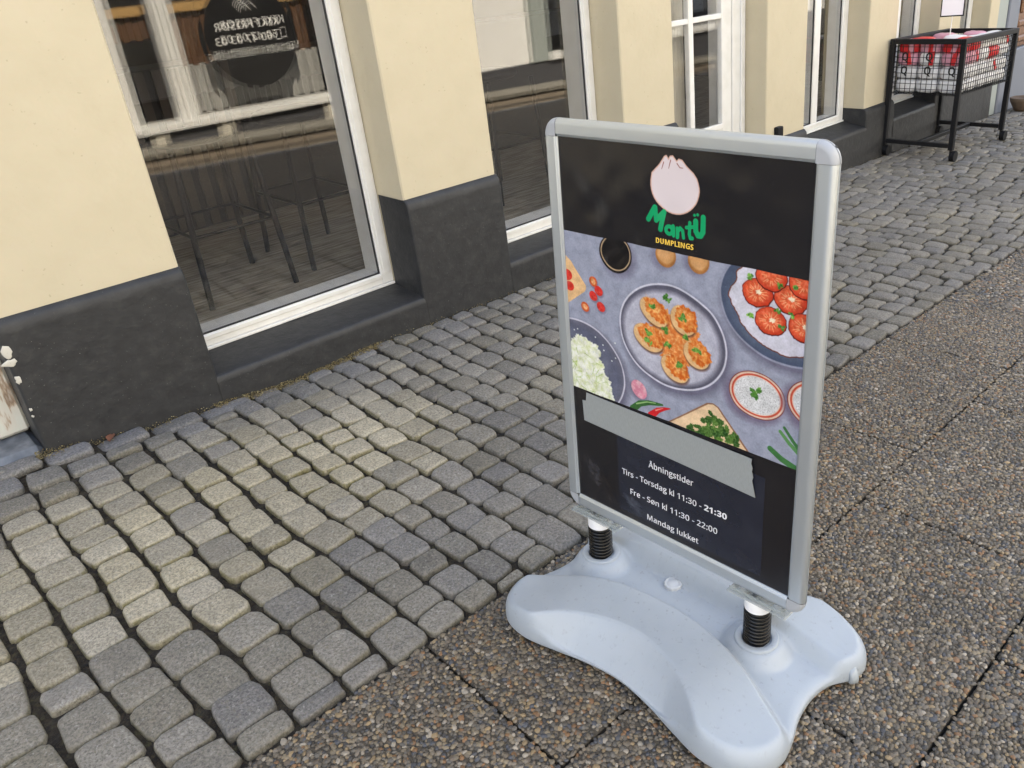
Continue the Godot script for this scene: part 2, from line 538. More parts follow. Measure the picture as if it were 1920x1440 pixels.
func cobbles() -> void:
	var pav := Node3D.new()
	pav.name = "cobbled_pavement"
	pav.set_meta("kind", "structure")
	add_child(pav)
	# bedding: follows the stones just below their tops
	var g := Geo.new()
	var rows := []
	for zz in [-0.02, 0.06, 0.14, 0.24, 0.4, 0.8, 1.68]:
		var row := PackedVector3Array()
		for k in 101:
			var x := lerpf(-5.0, 16.0, k / 100.0) if k > 0 else -5.0
			row.append(Vector3(x, ph(x, zz) - 0.020, zz))
		rows.append(row)
	g.grid(rows, false, Vector3.UP)
	put("bedding", g.mesh(), M.soil, pav)
	var r := RandomNumberGenerator.new()
	r.seed = 99
	# joints between the courses, measured where they are clearest; further along they follow at an even pitch
	var xs := PackedFloat32Array([-0.52, -0.405, -0.295, -0.175, -0.062, 0.05, 0.165, 0.283, 0.402, 0.513, 0.622, 0.732, 0.836, 0.928])
	while xs[0] > -4.5: xs.insert(0, xs[0] - r.randf_range(0.102, 0.116))
	while xs[-1] < 14.0: xs.append(xs[-1] + r.randf_range(0.098, 0.114))
	var list := []
	for k in xs.size() - 1:
		var w := xs[k + 1] - xs[k]
		var end := 1.672
		var z := 0.03
		if xs[k] > 0.1 and xs[k] < 0.82: z = 0.125
		var first := true
		var cuts := [z + (r.randf_range(0.06, 0.11) if first else 0.0)]
		while cuts[-1] < end - 0.17: cuts.append(cuts[-1] + r.randf_range(0.094, 0.138))
		var gap: float = (end - cuts[-1])
		if gap > 0.15:
			cuts.append(cuts[-1] + gap * 0.5)
		cuts.append(end)
		for q in cuts.size():
			var z0: float = z if q == 0 else cuts[q - 1]
			var z1: float = cuts[q]
			var mid := (z0 + z1) * 0.5
			var l := z1 - z0
			var left := xs[k] + lean(xs[k], mid)
			var right := xs[k + 1] + lean(xs[k + 1], mid)
			var turn := atan2(lean(xs[k], z1) - lean(xs[k], z0), l)
			list.append([(left + right) * 0.5 + r.randf_range(-0.0015, 0.0015), mid, right - left - r.randf_range(0.0075, 0.014), l - r.randf_range(0.004, 0.008), -turn + r.randf_range(-0.025, 0.025)])
	# a row of longer edge stones against the plinth
	var x := 0.06
	while x < 0.80:
		var l := r.randf_range(0.14, 0.19)
		list.append([x + l * 0.5, 0.075, l - 0.008, 0.085, 0.0])
		x += l
	list.sort_custom(func(a, b): return pow(a[0] - 0.25, 2.0) + pow((a[1] - 1.35) * 1.1, 2.0) < pow(b[0] - 0.25, 2.0) + pow((b[1] - 1.35) * 1.1, 2.0))
	var rest := Geo.new()
	for k in list.size():
		var s: Array = list[k]
		if s[0] < -3.6: continue
		var h: float = ph(s[0], s[1]) + r.randf_range(-0.004, 0.004)
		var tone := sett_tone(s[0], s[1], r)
		var turn: float = s[4]
		if k < 300:
			var one := Geo.new()
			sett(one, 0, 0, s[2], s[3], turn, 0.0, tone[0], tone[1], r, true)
			var o := put("cobblestone", one.mesh(), M.stone, pav)
			o.position = Vector3(s[0], h, s[1])
			o.rotation.z = atan(SLOPE)
		else:
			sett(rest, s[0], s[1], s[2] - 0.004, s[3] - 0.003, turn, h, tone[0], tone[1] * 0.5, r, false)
	put("cobblestones_beyond", rest.mesh(), M.stone, pav, "stuff")

# ------------------------------------------------------------------ exposed aggregate slabs

func slabs() -> void:
	var pav := Node3D.new()
	pav.name = "slab_pavement"
	pav.set_meta("kind", "structure")
	add_child(pav)
	sheet("bedding", -5, 16, 1.67, 4.6, -0.03, M.soil, pav, 20)
	var r := RandomNumberGenerator.new()
	r.seed = 321
	var zs := [1.680, 2.146, 2.638, 3.13, 3.62, 4.11, 4.595]
	var offs := [0.622, 1.048, 0.695, 0.32, 0.62, 0.3]
	var tilt := Basis(Vector3(0, 0, 1), atan(SLOPE))
	for k in 6:
		var x: float = offs[k] - 0.746 * 6
		while x < 13.0:
			var g := Geo.new()
			var l := 0.746 if x < 4.0 else 0.746
			var y := gh(x + l * 0.5) - 0.0365 + r.randf_range(-0.0003, 0.0003)
			var turn := Basis(Vector3.UP, r.randf_range(-0.004, 0.004))
			g.box(Transform3D(tilt * turn, Vector3(x + l * 0.5, y, (zs[k] + zs[k + 1]) * 0.5)), Vector3(l - 0.006, 0.06, zs[k + 1] - zs[k] - 0.006), 0.004)
			put("paving_slab", g.mesh(), M.cement, pav)
			x += l
	# the pebbles washed out at their surface
	var shapes := []
	for k in 4:
		var g := Geo.new()
		var rows := []
		for q in [[0.02, 1.0], [0.55, 0.84], [0.9, 0.42], [1.0, -0.05]]:
			var row := PackedVector3Array()
			for m in 9:
				var a := TAU * m / 9.0
				var wob := 1.0 + 0.28 * soft_noise.get_noise_2d(k * 13.0 + cos(a), sin(a) + k)
				row.append(Vector3(cos(a) * q[0] * wob, q[1], sin(a) * q[0] * wob))
			rows.append(row)
		g.grid(rows, true, Vector3.UP)
		shapes.append(g.mesh())
	var tones := [Vector3(0.17, 0.145, 0.11), Vector3(0.22, 0.185, 0.13), Vector3(0.27, 0.205, 0.12), Vector3(0.21, 0.12, 0.06), Vector3(0.055, 0.054, 0.056), Vector3(0.075, 0.08, 0.095), Vector3(0.33, 0.30, 0.255), Vector3(0.135, 0.11, 0.085), Vector3(0.105, 0.092, 0.075), Vector3(0.19, 0.165, 0.135), Vector3(0.14, 0.13, 0.115), Vector3(0.155, 0.13, 0.10), Vector3(0.12, 0.108, 0.09), Vector3(0.18, 0.155, 0.115), Vector3(0.09, 0.082, 0.07)]
	var bufs := [PackedFloat32Array(), PackedFloat32Array(), PackedFloat32Array(), PackedFloat32Array()]
	for area in [[-0.5, 3.4, 1.685, 3.15, 0.0083], [3.4, 9.5, 1.685, 2.75, 0.0125], [-2.6, -0.5, 1.685, 4.59, 0.0125], [-0.5, 3.4, 3.15, 4.59, 0.0125], [3.4, 9.5, 2.75, 4.59, 0.015], [9.5, 13.0, 1.685, 4.59, 0.02]]:
		var step: float = area[4]
		var nz := int((area[3] - area[2]) / step)
		for a in int((area[1] - area[0]) / step):
			for b in nz:
				var x: float = area[0] + (a + r.randf_range(-0.1, 1.1)) * step
				var z: float = area[2] + (b + r.randf_range(-0.1, 1.1)) * step
				var bad := false
				for kk in 6:
					if absf(z - zs[kk]) < 0.0035 and kk > 0: bad = true
					if z >= zs[kk] and z < zs[kk + 1]:
						var along := fposmod(x - offs[kk], 0.746)
						if along < 0.0035 or along > 0.7425: bad = true
				if bad: continue
				var size := step * (0.46 + 0.36 * pow(r.randf(), 2.0) + (0.28 if r.randf() < 0.06 else 0.0))
				var long := r.randf_range(0.95, 1.5)
				var an := r.randf() * TAU
				var wear := soft_noise.get_noise_2d(x * 2.2 + 40.0, z * 2.2)
				var up := 0.0008 + 0.0014 * r.randf()
				var c: Vector3 = Vector3(0.88, 0.85, 0.80) * tones[r.randi() % tones.size()] * r.randf_range(0.72, 1.12) * (1.0 + 0.25 * wear)
				var ca := cos(an)
				var sa := sin(an)
				var s2 := size / sqrt(long)
				var s1 := s2 * long
				var y := gh(x) - 0.0061
				bufs[r.randi() % 4].append_array([ca * s1, 0.0, -sa * s2, x, SLOPE * ca * s1, up + 0.0014, -SLOPE * sa * s2, y, sa * s1, 0.0, ca * s2, z, c.x, c.y, c.z, 1.0])
	for k in 4:
		var mm := MultiMesh.new()
		mm.transform_format = MultiMesh.TRANSFORM_3D
		mm.use_colors = true
		mm.mesh = shapes[k]
		mm.instance_count = bufs[k].size() / 16
		mm.buffer = bufs[k]
		var o := MultiMeshInstance3D.new()
		o.name = "pebbles" if k == 0 else "pebbles_%03d" % k
		o.multimesh = mm
		o.material_override = M.pebble
		o.set_meta("kind", "stuff")
		pav.add_child(o, true)

# ------------------------------------------------------------------ the shop

func wall_front(g: Geo, x0: float, x1: float, y0: float, y1: float, back := -0.36) -> void:
	g.block(Vector3(x0, y0, back), Vector3(x1, y1, 0.0), 0.006)

func plinth(g: Geo, x0: float, x1: float, top: float, zb := -0.2) -> void:   # rough painted base of a pier, its upper edge rounded off
	var a := x0 - 0.004
	var b := x1 + 0.004
	var prof := [Vector2(-0.35, 0.034), Vector2(top - 0.05, 0.030), Vector2(top - 0.022, 0.026), Vector2(top - 0.006, 0.014), Vector2(top, 0.001)]
	var rows := []
	for p in prof:
		var row := PackedVector3Array()
		row.append(Vector3(a, p.x, zb))
		row.append(Vector3(a, p.x, p.y - 0.012))
		row.append(Vector3(a + 0.004, p.x, p.y - 0.003))
		row.append(Vector3(a + 0.012, p.x, p.y))
		var n := maxi(1, int((b - a) / 0.06))
		for k in range(1, n):
			row.append(Vector3(lerpf(a + 0.012, b - 0.012, float(k) / n), p.x, p.y + 0.003 * soft_noise.get_noise_2d(a * 3.0 + k * 0.7, p.x * 9.0)))
		row.append(Vector3(b - 0.012, p.x, p.y))
		row.append(Vector3(b - 0.004, p.x, p.y - 0.003))
		row.append(Vector3(b, p.x, p.y - 0.012))
		row.append(Vector3(b, p.x, zb))
		rows.append(row)
	g.grid(rows, false, Vector3(0, 0, 1))

func sill(g: Geo, x0: float, x1: float, yin: float, yout: float, zin: float) -> void:   # the sloping painted sill below a window and the base under it
	var prof := [Vector2(zin, yin), Vector2(-0.02, yout + 0.006), Vector2(0.016, yout), Vector2(0.028, yout - 0.008), Vector2(0.032, yout - 0.03), Vector2(0.034, -0.4)]
	var rows := []
	for p in prof:
		var row := PackedVector3Array()
		var n := 10
		for k in n + 1:
			var x := lerpf(x0, x1, float(k) / n)
			row.append(Vector3(x, p.y + 0.004 * soft_noise.get_noise_2d(x * 4.0, p.x * 9.0 + 3.0) * (1.0 if p.y > 0.0 else 0.0), p.x + 0.002 * soft_noise.get_noise_2d(x * 6.0, p.y * 9.0)))
		rows.append(row)
	g.grid(rows, false, Vector3(0, 0.3, 1))

func pane(g: Geo, x0: float, x1: float, y0: float, y1: float, z: float, twist := 0.0) -> void:
	var d := (x1 - x0) * 0.5 * twist
	g.face(PackedVector3Array([Vector3(x0, y0, z - d), Vector3(x1, y0, z + d), Vector3(x1, y1, z + d + twist * 0.6), Vector3(x0, y1, z - d + twist * 0.6)]), Vector3(0, 0, 1))

func framing(parent: Node, x0: float, x1: float, y0: float, y1: float, z: float, w: float, bottom: float, deep: float, uprights: Array, bars: Array, mw := 0.076) -> void:
	# frame: a stepped white surround; then glazing seals; then two panes per light
	var g := Geo.new()
	var wl := w - (0.01 if uprights.is_empty() else 0.0)
	for s in [[x0, x0 + wl], [x1 - w, x1]]:
		g.block(Vector3(s[0], y0, z - deep), Vector3(s[1], y1, z), 0.003)
		var cx: float = (s[0] + s[1]) * 0.5
		g.block(Vector3(cx - w * 0.28, y0 + bottom, z - 0.001), Vector3(cx + w * 0.28, y1, z + 0.005), 0.002)
	g.block(Vector3(x0 + wl, y0, z - deep), Vector3(x1 - w, y0 + bottom, z - 0.002), 0.003)
	g.block(Vector3(x0 + wl, y0 + bottom * 0.55, z - 0.004), Vector3(x1 - w, y0 + bottom * 0.95, z + 0.004), 0.002)
	g.block(Vector3(x0 + wl, y1 - w, z - deep), Vector3(x1 - w, y1, z - 0.002), 0.003)
	put("frame", g.mesh(), M.white, parent)
	g = Geo.new()
	g.block(Vector3(x0 + 0.002, y0 - 0.012, z - 0.03), Vector3(x1 - 0.002, y0 - 0.0005, z + 0.012), 0.002)
	put("weather_bar", g.mesh(), M.white, parent)
	var xs := [x0 + wl]
	for u in uprights: xs.append(u)
	xs.append(x1 - w)
	var ys := [y0 + bottom]
	for b in bars: ys.append(b)
	ys.append(y1 - w)
	for u in uprights:
		block("mullion", Vector3(u - mw * 0.5, y0 + bottom, z - deep * 0.6), Vector3(u + mw * 0.5, y1 - w, z - 0.003), M.white, parent, 0.004)
	for b in bars:
		for k in xs.size() - 1:
			block("glazing_bar", Vector3(xs[k] + (0.0 if k == 0 else mw * 0.5), b - 0.016, z - deep * 0.5), Vector3(xs[k + 1] - (0.0 if k == xs.size() - 2 else mw * 0.5), b + 0.016, z - 0.004), M.white, parent, 0.004)
	for k in xs.size() - 1:
		for q in ys.size() - 1:
			var l: float = xs[k] + (0.0 if k == 0 else mw * 0.5)
			var e: float = xs[k + 1] - (0.0 if k == xs.size() - 2 else mw * 0.5)
			var bt: float = ys[q] + (0.0 if q == 0 else 0.016)
			var tp: float = ys[q + 1] - (0.0 if q == ys.size() - 2 else 0.016)
			var sl := Geo.new()
			var zs := z - 0.016
			sl.block(Vector3(l, bt, zs - 0.004), Vector3(l + 0.006, tp, zs + 0.004))
			sl.block(Vector3(e - 0.006, bt, zs - 0.004), Vector3(e, tp, zs + 0.004))
			sl.block(Vector3(l + 0.006, bt, zs - 0.004), Vector3(e - 0.006, bt + 0.006, zs + 0.004))
			sl.block(Vector3(l + 0.006, tp - 0.006, zs - 0.004), Vector3(e - 0.006, tp, zs + 0.004))
			put("glazing_seal", sl.mesh(), M.seal, parent)
			for q2 in ([0.0, 0.0006, 0.016, 0.0166] if uprights.is_empty() else [0.0, 0.016]):
				var a := Geo.new()
				pane(a, l, e, bt, tp, zs - q2, 0.005 if q2 > 0.01 else 0.0)
				put("pane", a.mesh(), M.glass, parent)

func shop() -> void:
	var b := thing("shop_building", "cream rendered shop with charcoal plinth and tall white framed windows", "building")
	var top := 5.1
	var head := 2.45
	# openings along the front: [left, right]
	var piers := [[-6.0, -0.85], [0.236, 0.821], [1.772, 2.278], [3.17, 3.59], [4.489, 4.945], [5.77, 6.2], [6.93, 7.33], [7.95, 8.147]]
	var g := Geo.new()
	for p in piers: wall_front(g, p[0], p[1], -0.5, head)
	wall_front(g, -6.0, 8.147, head + 0.0005, top)
	put("wall", g.mesh(), M.cream, b)
	g = Geo.new()     # side, back and inner walls, one shop deep
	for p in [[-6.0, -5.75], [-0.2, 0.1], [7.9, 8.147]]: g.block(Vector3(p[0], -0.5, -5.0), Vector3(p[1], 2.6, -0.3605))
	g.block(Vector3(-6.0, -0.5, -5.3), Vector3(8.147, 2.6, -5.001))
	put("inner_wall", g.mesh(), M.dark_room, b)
	block("ceiling", Vector3(-6.0, 2.601, -5.3), Vector3(8.147, 2.9, -0.3605), M.room_ceiling, b)
	block("upper_storey", Vector3(-6.0, 2.901, -9.0), Vector3(8.147, top, -0.3605), M.cream, b)
	block("roof", Vector3(-6.2, top + 0.001, -9.2), Vector3(8.35, top + 0.25, 0.22), M.roof, b)
	block("floor", Vector3(-5.74, -0.45, -5.0), Vector3(7.89, 0.08, -0.3605), M.wood_floor, b)
	# plinth under the piers, sill pieces between them
	for p in [[-6.0, -0.85, 0.54], [0.236, 0.821, 0.545], [1.772, 2.278, 0.548], [3.17, 3.59, 0.545], [4.489, 4.945, 0.255], [5.77, 6.2, 0.245], [6.93, 7.33, 0.235], [7.95, 8.147, 0.235]]:
		g = Geo.new()
		plinth(g, p[0], p[1], p[2])
		put("plinth", g.mesh(), M.plinth, b)
	for p in [[0.818, 1.774, 0.128, 0.106, -0.225], [2.275, 3.172, 0.128, 0.115, -0.215], [4.942, 5.772, 0.148, 0.115, -0.19], [6.198, 6.932, 0.14, 0.1, -0.19], [7.328, 7.952, 0.14, 0.1, -0.19]]:
		g = Geo.new()
		sill(g, p[0], p[1], p[2], p[3], p[4])
		put("sill", g.mesh(), M.plinth, b)
	# backing under the sills so the openings are closed below the frames
	for p in [[0.821, 1.772, 0.125], [2.278, 3.17, 0.125], [4.945, 5.77, 0.145], [6.2, 6.93, 0.135], [7.33, 7.95, 0.135]]:
		block("sill_base", Vector3(p[0], -0.5, -0.36), Vector3(p[1], p[2], -0.19), M.plinth, b, 0.0)
	var w := holder("window", b)
	w.set_meta("label", "window with black stool legs behind its glass")
	framing(w, 0.823, 1.770, 0.139, head - 0.002, -0.212, 0.058, 0.048, 0.146, [], [])
	w = holder("window", b)
	framing(w, 2.280, 3.168, 0.139, head - 0.002, -0.198, 0.058, 0.048, 0.16, [], [])
	w = holder("window", b)
	framing(w, 4.947, 5.768, 0.158, head - 0.002, -0.168, 0.078, 0.045, 0.12, [5.362], [1.35])
	w = holder("window", b)
	framing(w, 6.202, 6.928, 0.15, head - 0.002, -0.168, 0.075, 0.05, 0.12, [6.55], [1.35])
	w = holder("window", b)
	framing(w, 7.332, 7.948, 0.15, head - 0.002, -0.16, 0.07, 0.05, 0.12, [7.63], [1.35])
	# glazed door with a wide casing
	var d := holder("door", b)
	block("threshold", Vector3(3.592, -0.45, -0.36), Vector3(4.487, -0.02, 0.02), M.plinth, d, 0.01)
	g = Geo.new()
	g.block(Vector3(4.364, -0.018, -0.36), Vector3(4.487, head - 0.002, -0.168), 0.004)
	g.block(Vector3(4.44, -0.018, -0.17), Vector3(4.482, head - 0.002, -0.155), 0.004)
	g.block(Vector3(3.592, -0.018, -0.36), Vector3(3.64, head - 0.002, -0.168), 0.004)
	g.block(Vector3(3.6405, head - 0.06, -0.36), Vector3(4.3635, head - 0.002, -0.17), 0.004)
	put("casing", g.mesh(), M.white, d)
	g = Geo.new()
	g.block(Vector3(4.262, -0.01, -0.215), Vector3(4.360, head - 0.064, -0.174), 0.004)
	g.block(Vector3(3.644, -0.01, -0.215), Vector3(3.73, head - 0.064, -0.174), 0.004)
	g.block(Vector3(3.7305, -0.01, -0.213), Vector3(4.2615, 0.40, -0.176), 0.004)
	g.block(Vector3(3.7305, 0.375, -0.178), Vector3(4.2615, 0.405, -0.166), 0.004)
	g.block(Vector3(3.7305, head - 0.17, -0.213), Vector3(4.2615, head - 0.064, -0.176), 0.004)
	put("leaf", g.mesh(), M.white, d)
	block("mullion", Vector3(3.942, 0.4055, -0.21), Vector3(3.986, head - 0.17, -0.172), M.white, d, 0.004)
	for y in [1.04, 1.68]:
		block("glazing_bar", Vector3(3.7305, y - 0.015, -0.208), Vector3(3.9415, y + 0.015, -0.174), M.white, d, 0.004)
		block("glazing_bar", Vector3(3.9865, y - 0.015, -0.208), Vector3(4.2615, y + 0.015, -0.174), M.white, d, 0.004)
	var levels := [0.4055, 1.04, 1.68, head - 0.17]
	for k in 3:
		for e in [[3.7305, 3.9415], [3.9865, 4.2615]]:
			var a := Geo.new()
			pane(a, e[0], e[1], levels[k], levels[k + 1], -0.19)
			put("pane", a.mesh(), M.glass, d)
			a = Geo.new()
			pane(a, e[0], e[1], levels[k], levels[k + 1], -0.204, 0.003)
			put("pane", a.mesh(), M.glass, d)
	# pale curtains standing inside the door and the far windows
	var cm := mat(lin(0.48, 0.45, 0.37), 0.9)
	for c in [[4.08, 4.36, -0.42], [5.42, 5.9, -0.5], [6.6, 6.9, -0.5]]:
		var rows := []
		for y in [0.10, 2.4]:
			var row := PackedVector3Array()
			for k in 33:
				row.append(Vector3(lerpf(c[0], c[1], k / 32.0), y, c[2] + 0.02 * sin(k * 1.4) - 0.15 * k / 32.0))
			rows.append(row)
		g = Geo.new()
		g.grid(rows, false, Vector3(0, 0, 1))
		put("curtain", g.mesh(), cm, b)
	# dark slatted counter standing in the room
	var ct := holder("counter", b)
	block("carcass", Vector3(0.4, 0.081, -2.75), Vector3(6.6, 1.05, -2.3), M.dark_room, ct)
	for k in 17:
		block("slat", Vector3(0.42 + k * 0.1, 0.10, -2.299), Vector3(0.475 + k * 0.1, 1.04, -2.27), M.counter_slat, ct)
	# entrance at the left end: a stone step and a white door post, its paint worn
	var e := holder("entrance", b)
	g = Geo.new()
	g.box(Transform3D(Basis(Vector3(0, 1, 0), 0.02), Vector3(-0.30, -0.13, -0.16)), Vector3(1.066, 0.44, 0.34), 0.02)
	var step := put("stone_step", g.mesh(), tri_mat(noise_tex(83, 0.02, [0.0, 0.4, 0.6, 1.0], [lin(0.07, 0.08, 0.095), lin(0.10, 0.115, 0.14), lin(0.13, 0.145, 0.17), lin(0.22, 0.235, 0.26)], 256, 6), 2.5, 0.55), e)
	step.name = "stone_step"
	g = Geo.new()
	g.block(Vector3(0.13, 0.095, -0.34), Vector3(0.2355, head - 0.002, -0.145), 0.012)
	var worn := tri_mat(noise_tex(87, 0.008, [0.0, 0.68, 0.75, 0.84, 1.0], [lin(0.62, 0.66, 0.60), lin(0.62, 0.59, 0.52), lin(0.44, 0.35, 0.26), lin(0.26, 0.18, 0.12), lin(0.5, 0.46, 0.4)], 512, 6), 2.2, 0.6)
	worn.uv1_scale = Vector3(6.0, 1.0, 6.0)
	put("door_post", g.mesh(), worn, e)
	block("door_leaf", Vector3(-0.849, 0.10, -0.33), Vector3(0.1295, head - 0.002, -0.26), M.white, e)
	# paint that ran over the arris beside the entrance
	var drip := mat(lin(0.50, 0.48, 0.42), 0.6)
	for p in [[0.236, 0.515, 0.012, 0.03], [0.243, 0.44, 0.02, 0.03], [0.240, 0.405, 0.028, 0.018], [0.241, 0.345, 0.012, 0.02], [0.240, 0.235, 0.007, 0.008], [0.238, 0.21, 0.005, 0.006]]:
		g = Geo.new()
		var rows := []
		for q in [[0.03, 0.0016], [0.6, 0.0015], [0.94, 0.001], [1.0, -0.002]]:
			var row := PackedVector3Array()
			for k in 14:
				var an := TAU * k / 14.0
				var wob := 1.0 + 0.75 * soft_noise.get_noise_2d(p[1] * 50.0 + cos(an) * 1.7, sin(an) * 1.7)
				row.append(Vector3(p[0] + 0.75 * p[2] * q[0] * wob * cos(an), p[1] + 0.75 * p[3] * q[0] * wob * sin(an), 0.030 + q[1]))
			rows.append(row)
		g.grid(rows, true, Vector3(0, 0, 1))
		put("paint_patch", g.mesh(), drip, e)

func neighbour() -> void:
	var b := thing("neighbour_building", "next house with grey pilaster and brown timber shopfront beyond the cream shop", "building")
	block("pilaster", Vector3(8.152, -0.6, -0.3), Vector3(8.40, 5.3, -0.015), M.grey_paint, b, 0.01)
	block("pilaster", Vector3(8.405, -0.6, -0.3), Vector3(8.655, 5.3, 0.0), M.blue_grey, b, 0.01)
	block("base", Vector3(8.656, -0.7, -0.3), Vector3(13.0, 0.31, 0.012), M.blue_grey, b, 0.01)
	block("wall", Vector3(8.656, 2.5, -0.3), Vector3(13.0, 5.3, -0.02), M.grey_paint, b)
	block("house_body", Vector3(8.15, -0.7, -9.0), Vector3(13.0, 5.3, -0.301), M.dark_room, b)
	for k in 7:
		var x := 8.657 + k * 0.62
		var p := block("timber_panel", Vector3(x, 0.311, -0.2), Vector3(x + 0.615, 2.499, -0.03), M.timber, b, 0.01)
		block("moulding", Vector3(x + 0.03, 0.36, -0.031), Vector3(x + 0.58, 0.42, 0.012), M.timber, p, 0.015)
		block("moulding", Vector3(x + 0.03, 0.50, -0.031), Vector3(x + 0.58, 0.56, 0.0), M.timber, p, 0.02)
		block("moulding", Vector3(x + 0.06, 0.62, -0.031), Vector3(x + 0.12, 2.3, 0.004), M.timber, p, 0.015)
	block("roof", Vector3(8.4, 5.301, -9.2), Vector3(13.2, 5.5, 0.2), M.roof, b)

# ------------------------------------------------------------------ the other side of the street (seen in the window glass)

func opposite() -> void:
	var o := sheet("opposite_pavement", -30, 40, 6.06, 6.60, -0.045, M.soil, self)
	o.set_meta("kind", "structure")
	var r := RandomNumberGenerator.new()
	r.seed = 77
	var mm := MultiMesh.new()
	mm.transform_format = MultiMesh.TRANSFORM_3D
	var g := Geo.new()
	g.box(Transform3D(), Vector3(1, 1, 1), 0.12)
	mm.mesh = g.mesh()
	var buf := PackedFloat32Array()
	var x := -4.0
	while x < 16.0:
		for k in 5:
			var z := 6.115 + k * 0.107
			buf.append_array([0.093, 0, 0, x + r.randf_range(-0.006, 0.006), 0, 0.06, 0, gh(x) - 0.055 + r.randf_range(-0.004, 0.004), 0, 0, 0.095, z])
		x += 0.104
	mm.instance_count = buf.size() / 12
	mm.buffer = buf
	var mi := MultiMeshInstance3D.new()
	mi.name = "cobblestones"
	mi.multimesh = mm
	mi.material_override = M.sett_far
	mi.set_meta("kind", "stuff")
	o.add_child(mi, true)
	var b := thing("opposite_building", "pale hair salon across the street with wide white windows", "building")
	var F := 6.6
	var head := 2.5
	g = Geo.new()
	for p in [[-8.0, -3.0], [-0.6, 0.3], [2.45, 2.75], [5.32, 6.1], [7.0, 8.555], [10.4, 11.2], [13.4, 18.0]]: g.block(Vector3(p[0], 0.05, F), Vector3(p[1], head, F + 0.35), 0.01)
	g.block(Vector3(-8.0, head + 0.001, F), Vector3(18.0, 6.2, F + 0.35), 0.01)
	put("wall", g.mesh(), M.plaster_white, b)
	block("house_body", Vector3(-8.0, -1.0, F + 4.0), Vector3(18.0, 6.2, F + 9.0), M.plaster_white, b)
	block("room_ceiling", Vector3(-8.0, head + 0.1, F + 0.351), Vector3(18.0, head + 0.3, F + 3.999), M.room_ceiling, b)
	block("room_floor", Vector3(-8.0, -0.6, F + 0.351), Vector3(18.0, 0.0, F + 3.999), M.dark_room, b)
	block("roof", Vector3(-8.2, 6.201, F - 0.2), Vector3(18.2, 6.45, F + 9.2), M.roof, b)
	g = Geo.new()
	g.block(Vector3(-8.0, -1.0, F - 0.02), Vector3(18.0, 0.049, F + 0.35), 0.006)
	put("basement_wall", g.mesh(), mat(lin(0.055, 0.055, 0.06), 0.7), b)
	block("pilaster", Vector3(8.556, 0.05, F - 0.05), Vector3(8.92, 6.1, F + 0.3), M.grey_paint, b, 0.01)
	for p in [2.86, 3.62, 5.0]:
		block("pier_base", Vector3(p, -0.2, F - 0.05), Vector3(p + 0.16, 0.046, F - 0.0205), mat(lin(0.5, 0.47, 0.40), 0.8), b)
	for s in [[-3.0, -0.6, [-1.8]], [0.3, 2.45, [1.4]], [2.75, 5.32, [3.36]], [6.1, 7.0, []], [8.921, 10.4, [9.6]], [11.2, 13.4, [12.3]]]:
		var w := holder("window", b)
		block("sill", Vector3(s[0] - 0.01, 0.05, F - 0.09), Vector3(s[1] + 0.01, 0.135, F + 0.34), M.white, w, 0.008)
		g = Geo.new()
		g.block(Vector3(s[0], 0.1355, F + 0.06), Vector3(s[0] + 0.09, head, F + 0.18), 0.005)
		g.block(Vector3(s[1] - 0.09, 0.1355, F + 0.06), Vector3(s[1], head, F + 0.18), 0.005)
		g.block(Vector3(s[0] + 0.0905, head - 0.1, F + 0.06), Vector3(s[1] - 0.0905, head, F + 0.18), 0.005)
		put("frame", g.mesh(), M.white, w)
		for u in s[2]:
			block("mullion", Vector3(u - 0.11, 0.1355, F + 0.03), Vector3(u - 0.005, head - 0.101, F + 0.18), M.white, w, 0.006)
			block("mullion", Vector3(u + 0.005, 0.1355, F + 0.04), Vector3(u + 0.11, head - 0.101, F + 0.18), M.white, w, 0.006)
		var a := Geo.new()
		a.face(PackedVector3Array([Vector3(s[0], 0.136, F + 0.12), Vector3(s[1], 0.136, F + 0.12), Vector3(s[1], head - 0.1, F + 0.12), Vector3(s[0], head - 0.1, F + 0.12)]), Vector3(0, 0, -1))
		put("pane", a.mesh(), M.glass, w)
	# round black salon sign in the window, white lettering
	var sg := holder("window_sign", b)
	g = Geo.new()
	g.drum(Transform3D(Basis(Vector3.RIGHT, -PI / 2), Vector3(4.33, 0.93, F + 0.115)), 0.58, 0.006, 48)
	put("disc", g.mesh(), mat(lin(0.008, 0.008, 0.009), 0.5), sg)
	var wm := mat(lin(0.8, 0.8, 0.78), 0.6)
	var back := Basis(Vector3.UP, PI)
	words("lettering", "KIKI FRISØR", "Droid Sans", 0.80, wm, sg, Transform3D(back, Vector3(4.74, 1.02, F + 0.107)), true, 0.10)
	words("lettering", "60 47 03 03", "Droid Sans", 0.70, wm, sg, Transform3D(back, Vector3(4.62, 0.865, F + 0.107)), true, 0.095)
	words("lettering", "MED/UDEN TIDSBESTILLING", "Droid Sans", 1.06, wm, sg, Transform3D(back, Vector3(4.86, 0.715, F + 0.107)), false, 0.085)
	g = Geo.new()
	for q in [[4.73, 0.86, 4.735, 0.97], [4.665, 0.86, 4.67, 0.97], [4.665, 0.965, 4.735, 0.975], [4.665, 0.855, 4.735, 0.872]]: g.block(Vector3(q[0], q[1], F + 0.104), Vector3(q[2], q[3], F + 0.108))
	put("telephone_mark", g.mesh(), wm, sg)
	g = Geo.new()
	for k in 5:
		var path := PackedVector3Array()
		for q in 12:
			var a := lerpf(0.4, 2.9, q / 11.0)
			path.append(Vector3(4.33 + 0.018 * (k - 2) + 0.07 * cos(a), 1.20 + 0.10 * sin(a) - 0.02 * k + 0.05, F + 0.107))
		g.tube(path, 0.004, 5)
	put("hair_mark", g.mesh(), wm, sg)
	# behind that glass: a timber beam, brown slats and white upright blinds
	var sc := holder("slat_screen", b)
